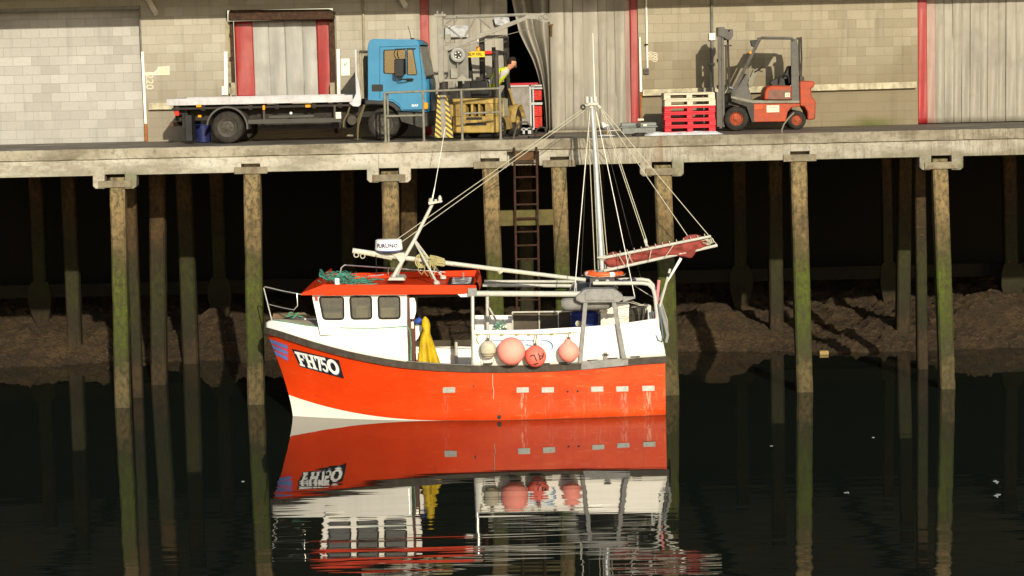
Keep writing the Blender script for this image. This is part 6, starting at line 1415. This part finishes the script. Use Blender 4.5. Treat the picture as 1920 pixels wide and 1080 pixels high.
# ---- buoys on the bulwark line
Yl = YC - bs(s_of(980)) - .07
lp = [P(x, y, Yl) for x, y in ((889, 626), (900, 626.5), (930, 627), (958, 627), (985, 627), (1020, 626.5), (1055, 624.5), (1086, 621.5))]
MB().tube(lp, .008, 6).build("fender_line", YROPE, boat)
mb = MB()
for x, y in ((896, 627), (941, 628), (969, 627), (992, 627), (1035, 626)): mb.ball(P(x, y, Yl), .045, .03, .025, 10, 6)
mb.tube([P(896, 628, Yl), P(893, 636, Yl), P(898, 645, Yl)], .012, 5); mb.each("line_knot", YROPE, boat)
PINKB = mat("buoy_pink", (.84, .29, .23), .55, 0, .10, 3, 0, 0, .15, (.6, .25, .2)); REDB = mat("buoy_red", (.74, .15, .11), .5, 0, .15, 4, 0, 0, .2, (.45, .09, .07)); CRB = mat("buoy_cream", (.50, .46, .35), .5, 0, .12, 4, 0, .1, .3)
def buoy(cx, cy, rpx, label, m, neck, f=None, drop=0):
    r = rpx * 48.7 / FPX; Yb_ = Yl - r + .03; c = P(cx, cy, Yb_)
    t = thing("buoy", label, "buoy", (c.x, c.y, c.z - r), "buoys hung along the white bulwark")
    if f == 'pear': MB().lathe([(0, -r), (r * .5, -r * .87), (r * .87, -r * .5), (r, -.02), (r * .93, r * .38), (r * .66, r * .75), (r * .3, r * 1.0), (r * .16, r * 1.18), (0, r * 1.2)], c, n=32).build("float", m, t)
    elif f == 'cup': MB().lathe([(0, r), (r * .5, r * .87), (r * .87, r * .5), (r, 0), (r * .95, -r * .45), (r * .82, -r * .72), (r * .60, -r * .95), (r * .6, -r * 1.05), (r * .45, -r * 1.1), (0, -r * 1.1)], c, n=32).build("float", m, t)
    else: MB().ball(c, r, r, r * 1.0, 32, 20).build("float", m, t)
    top = c + Vector((0, 0, r * (1.18 if f == 'pear' else .98)))
    if neck:
        MB().lathe([(.035, -.02), (.03, .05), (0, .055)], top, n=10).build("eye", mat("eye_dark", A(120, 96, 80), .6), t)
        MB().tube([top + Vector((0, 0, .03)), P(cx - 1.5, 628 if neck == 1 else neck, Yl), P(cx + 3, 628 if neck == 1 else neck - 1, Yl), top + Vector((.05, 0, .0)), c + Vector((r * .35, .0, r * .9))], .010, 5).build("lanyard", ROPE, t)
    return t, c, r
t1, c1_, r1_ = buoy(915, 653.5, 15.5, "cream buoy with a ringed bottom end, hung beside the steel post", CRB, 1, 'cup')
mb = MB(); mb.torus(c1_ + Vector((0, 0, -r1_ * .9)), r1_ * .68, .012, n=24, m=6); mb.torus(c1_ + Vector((0, 0, -r1_ * .55)), r1_ * .93, .008, n=24, m=5); mb.tube([c1_ + Vector((-r1_ * .75, -.05, -r1_ * .7)), c1_ + Vector((-r1_ * .6, -.05, -r1_ * 1.75))], .007, 5); mb.tube([c1_ + Vector((r1_ * .85, -.05, -r1_ * .5)), c1_ + Vector((r1_ * .55, -.05, -r1_ * 1.75))], .007, 5); mb.tube([c1_ + Vector((-r1_ * .62, -.05, -r1_ * 1.75)), c1_ + Vector((r1_ * .6, -.05, -r1_ * 1.75))], .011, 5); mb.build("bridle", mat("bridle_tan", A(150, 132, 92), .7), t1)
buoy(958.5, 658.5, 26.5, "largest pink ball buoy, in the middle of the hanging row", PINKB, 0)
t3, c3, r3 = buoy(1004, 668, 20.5, "deeper red buoy with black letters, hung right of the largest pink one", REDB, 1)
buoy(1066.5, 659.5, 20.0, "pink pear shaped buoy beside the grey gantry leg", PINKB, 623, 'pear')
def onball(u, v):
    d = Vector((u, 0, v)); k = min(.98, d.length / r3); return c3 + Vector((u, -math.sqrt(max(.02, 1 - k * k)) * r3 - .004, v))
def glyph(strokes, wdt):
    mb = MB()
    for st in strokes:
        for a, b in zip(st, st[1:]):
            n_ = 5
            for i in range(n_):
                p = Vector(a) + (Vector(b) - Vector(a)) * i / n_; q = Vector(a) + (Vector(b) - Vector(a)) * (i + 1) / n_
                dd = (q - p).normalized(); nn = Vector((-dd.y, dd.x)) * wdt
                mb.add([onball(*(p + nn)), onball(*(q + nn)), onball(*(q - nn)), onball(*(p - nn))], [(0, 1, 2, 3)])
    return mb
gpx = 48.2 / FPX
def gp_(x, y): return ((x - 1004) * gpx, (668 - y) * gpx)
glyph([[gp_(993.5, 665.5), gp_(1001, 662.5), gp_(1006, 675)], [gp_(1019, 660), gp_(1018, 668), gp_(1011, 673)], [gp_(1009.5, 660), gp_(1013, 672)], [gp_(1011, 665), gp_(1018.5, 666)], [gp_(1000, 680), gp_(1003, 682), gp_(1006, 679.5), gp_(1009, 679)]], .013).build("painted_letters", INK, t3, smooth=False)
# a thin line trailing down the hull from the cream buoy
MB().tube([H(923.5, 686, .09), H(923.5, 700, .03), H(924, 724, .02), H(926, 732, .02), H(925, 748, .02)], .007, 5).build("trailing_line", ROPE, boat)
# ---- yellow oilskin hanging by the wheelhouse door
oc = P(797, 597, -2.75)
def oil(u, v):
    g = 2 * math.pi * u
    py = 594 + 88 * v
    lft = tab([(594, 795), (600, 791), (610, 790.5), (620, 793), (626, 790), (640, 787), (660, 784), (682, 782)], py); rgt = tab([(594, 799), (600, 804.5), (610, 807), (620, 806.5), (626, 807), (640, 812), (660, 819), (682, 826)], py)
    cx, hw_ = (lft + rgt) / 2, (rgt - lft) / 2
    fo = 1 + (.22 * math.sin(g * 5 + v * 2.2) + .12 * math.sin(g * 9 + 1)) * min(1, max(0, v - .3) * 2) + .16 * fbm(u * 6, v * 9, 3, 3)
    p = P(cx + hw_ * math.cos(g) * (1 if abs(math.cos(g)) > .9 else 1), py, -2.75)
    return Vector((p.x, -2.75 + math.sin(g) * (.06 + .10 * v) * fo, p.z))
ok = MB().grid(oil, 72, 40).build("oilskin", mat("oilskin_yellow", (.46, .31, .008), .45, 0, .25, 5, .3, 0, .5, (.24, .15, .01))); tag(ok, "yellow oilskin coat hanging beside the wheelhouse door", "coat")
bg_ = MB().ball(P(785, 602, -2.5), .085, .06, .065, 14, 8, f=lambda d: 1 + .3 * vn(d.x * 3 + 2, d.z * 3)).build("blue_glove", mat("glove_blue", (.03, .07, .32), .6)); tag(bg_, "bundled blue glove stuck behind the yellow oilskin", "glove")
mb = MB().lathe([(.05, 0), (.06, .02), (.06, .22), (.045, .26), (0, .26)], (XP(829, 680, -2.3), -2.3, DKZ + .25), n=14); tag(mb.build("oil_can", mat("can_dark", (.05, .045, .035), .5)), "small dark can on the deck beside the yellow oilskin", "can")
# ---- floating block
fb_ = MB().pbox(1537, 666, 1554, 676, 6.6, 6.85).build("floating_block", mat("foam_yellow", A(200, 164, 96, .8), .8, 0, .2, 8, .3), bevel=.015); fb_.location.z = -.05; tag(fb_, "yellowish block floating at the water's edge right of the stern", "block")

# ---- bits of foam floating on the water
def at_z(px, py, z=0.0):
    d = ray(px, py); return CAM + d * ((z - CAM.z) / d.z)
FO = mat("foam_white", (.30, .32, .32), .7)
mb = MB(); random.seed(9)
for px, py, n_ in ((1590, 924, 3), (1868, 904, 5), (1871, 930, 5), (1641, 823, 1), (1447, 837, 1), (455, 905, 1)):
    for k in range(n_):
        c = at_z(px + random.uniform(-4, 4), py + random.uniform(-3, 3)); mb.ball((c.x, c.y, .004), random.uniform(.015, .045), random.uniform(.02, .06), .006, 8, 5)
tag(mb.build("foam_flecks", FO), "small white foam flecks scattered on the dark water", "foam", kind='stuff')
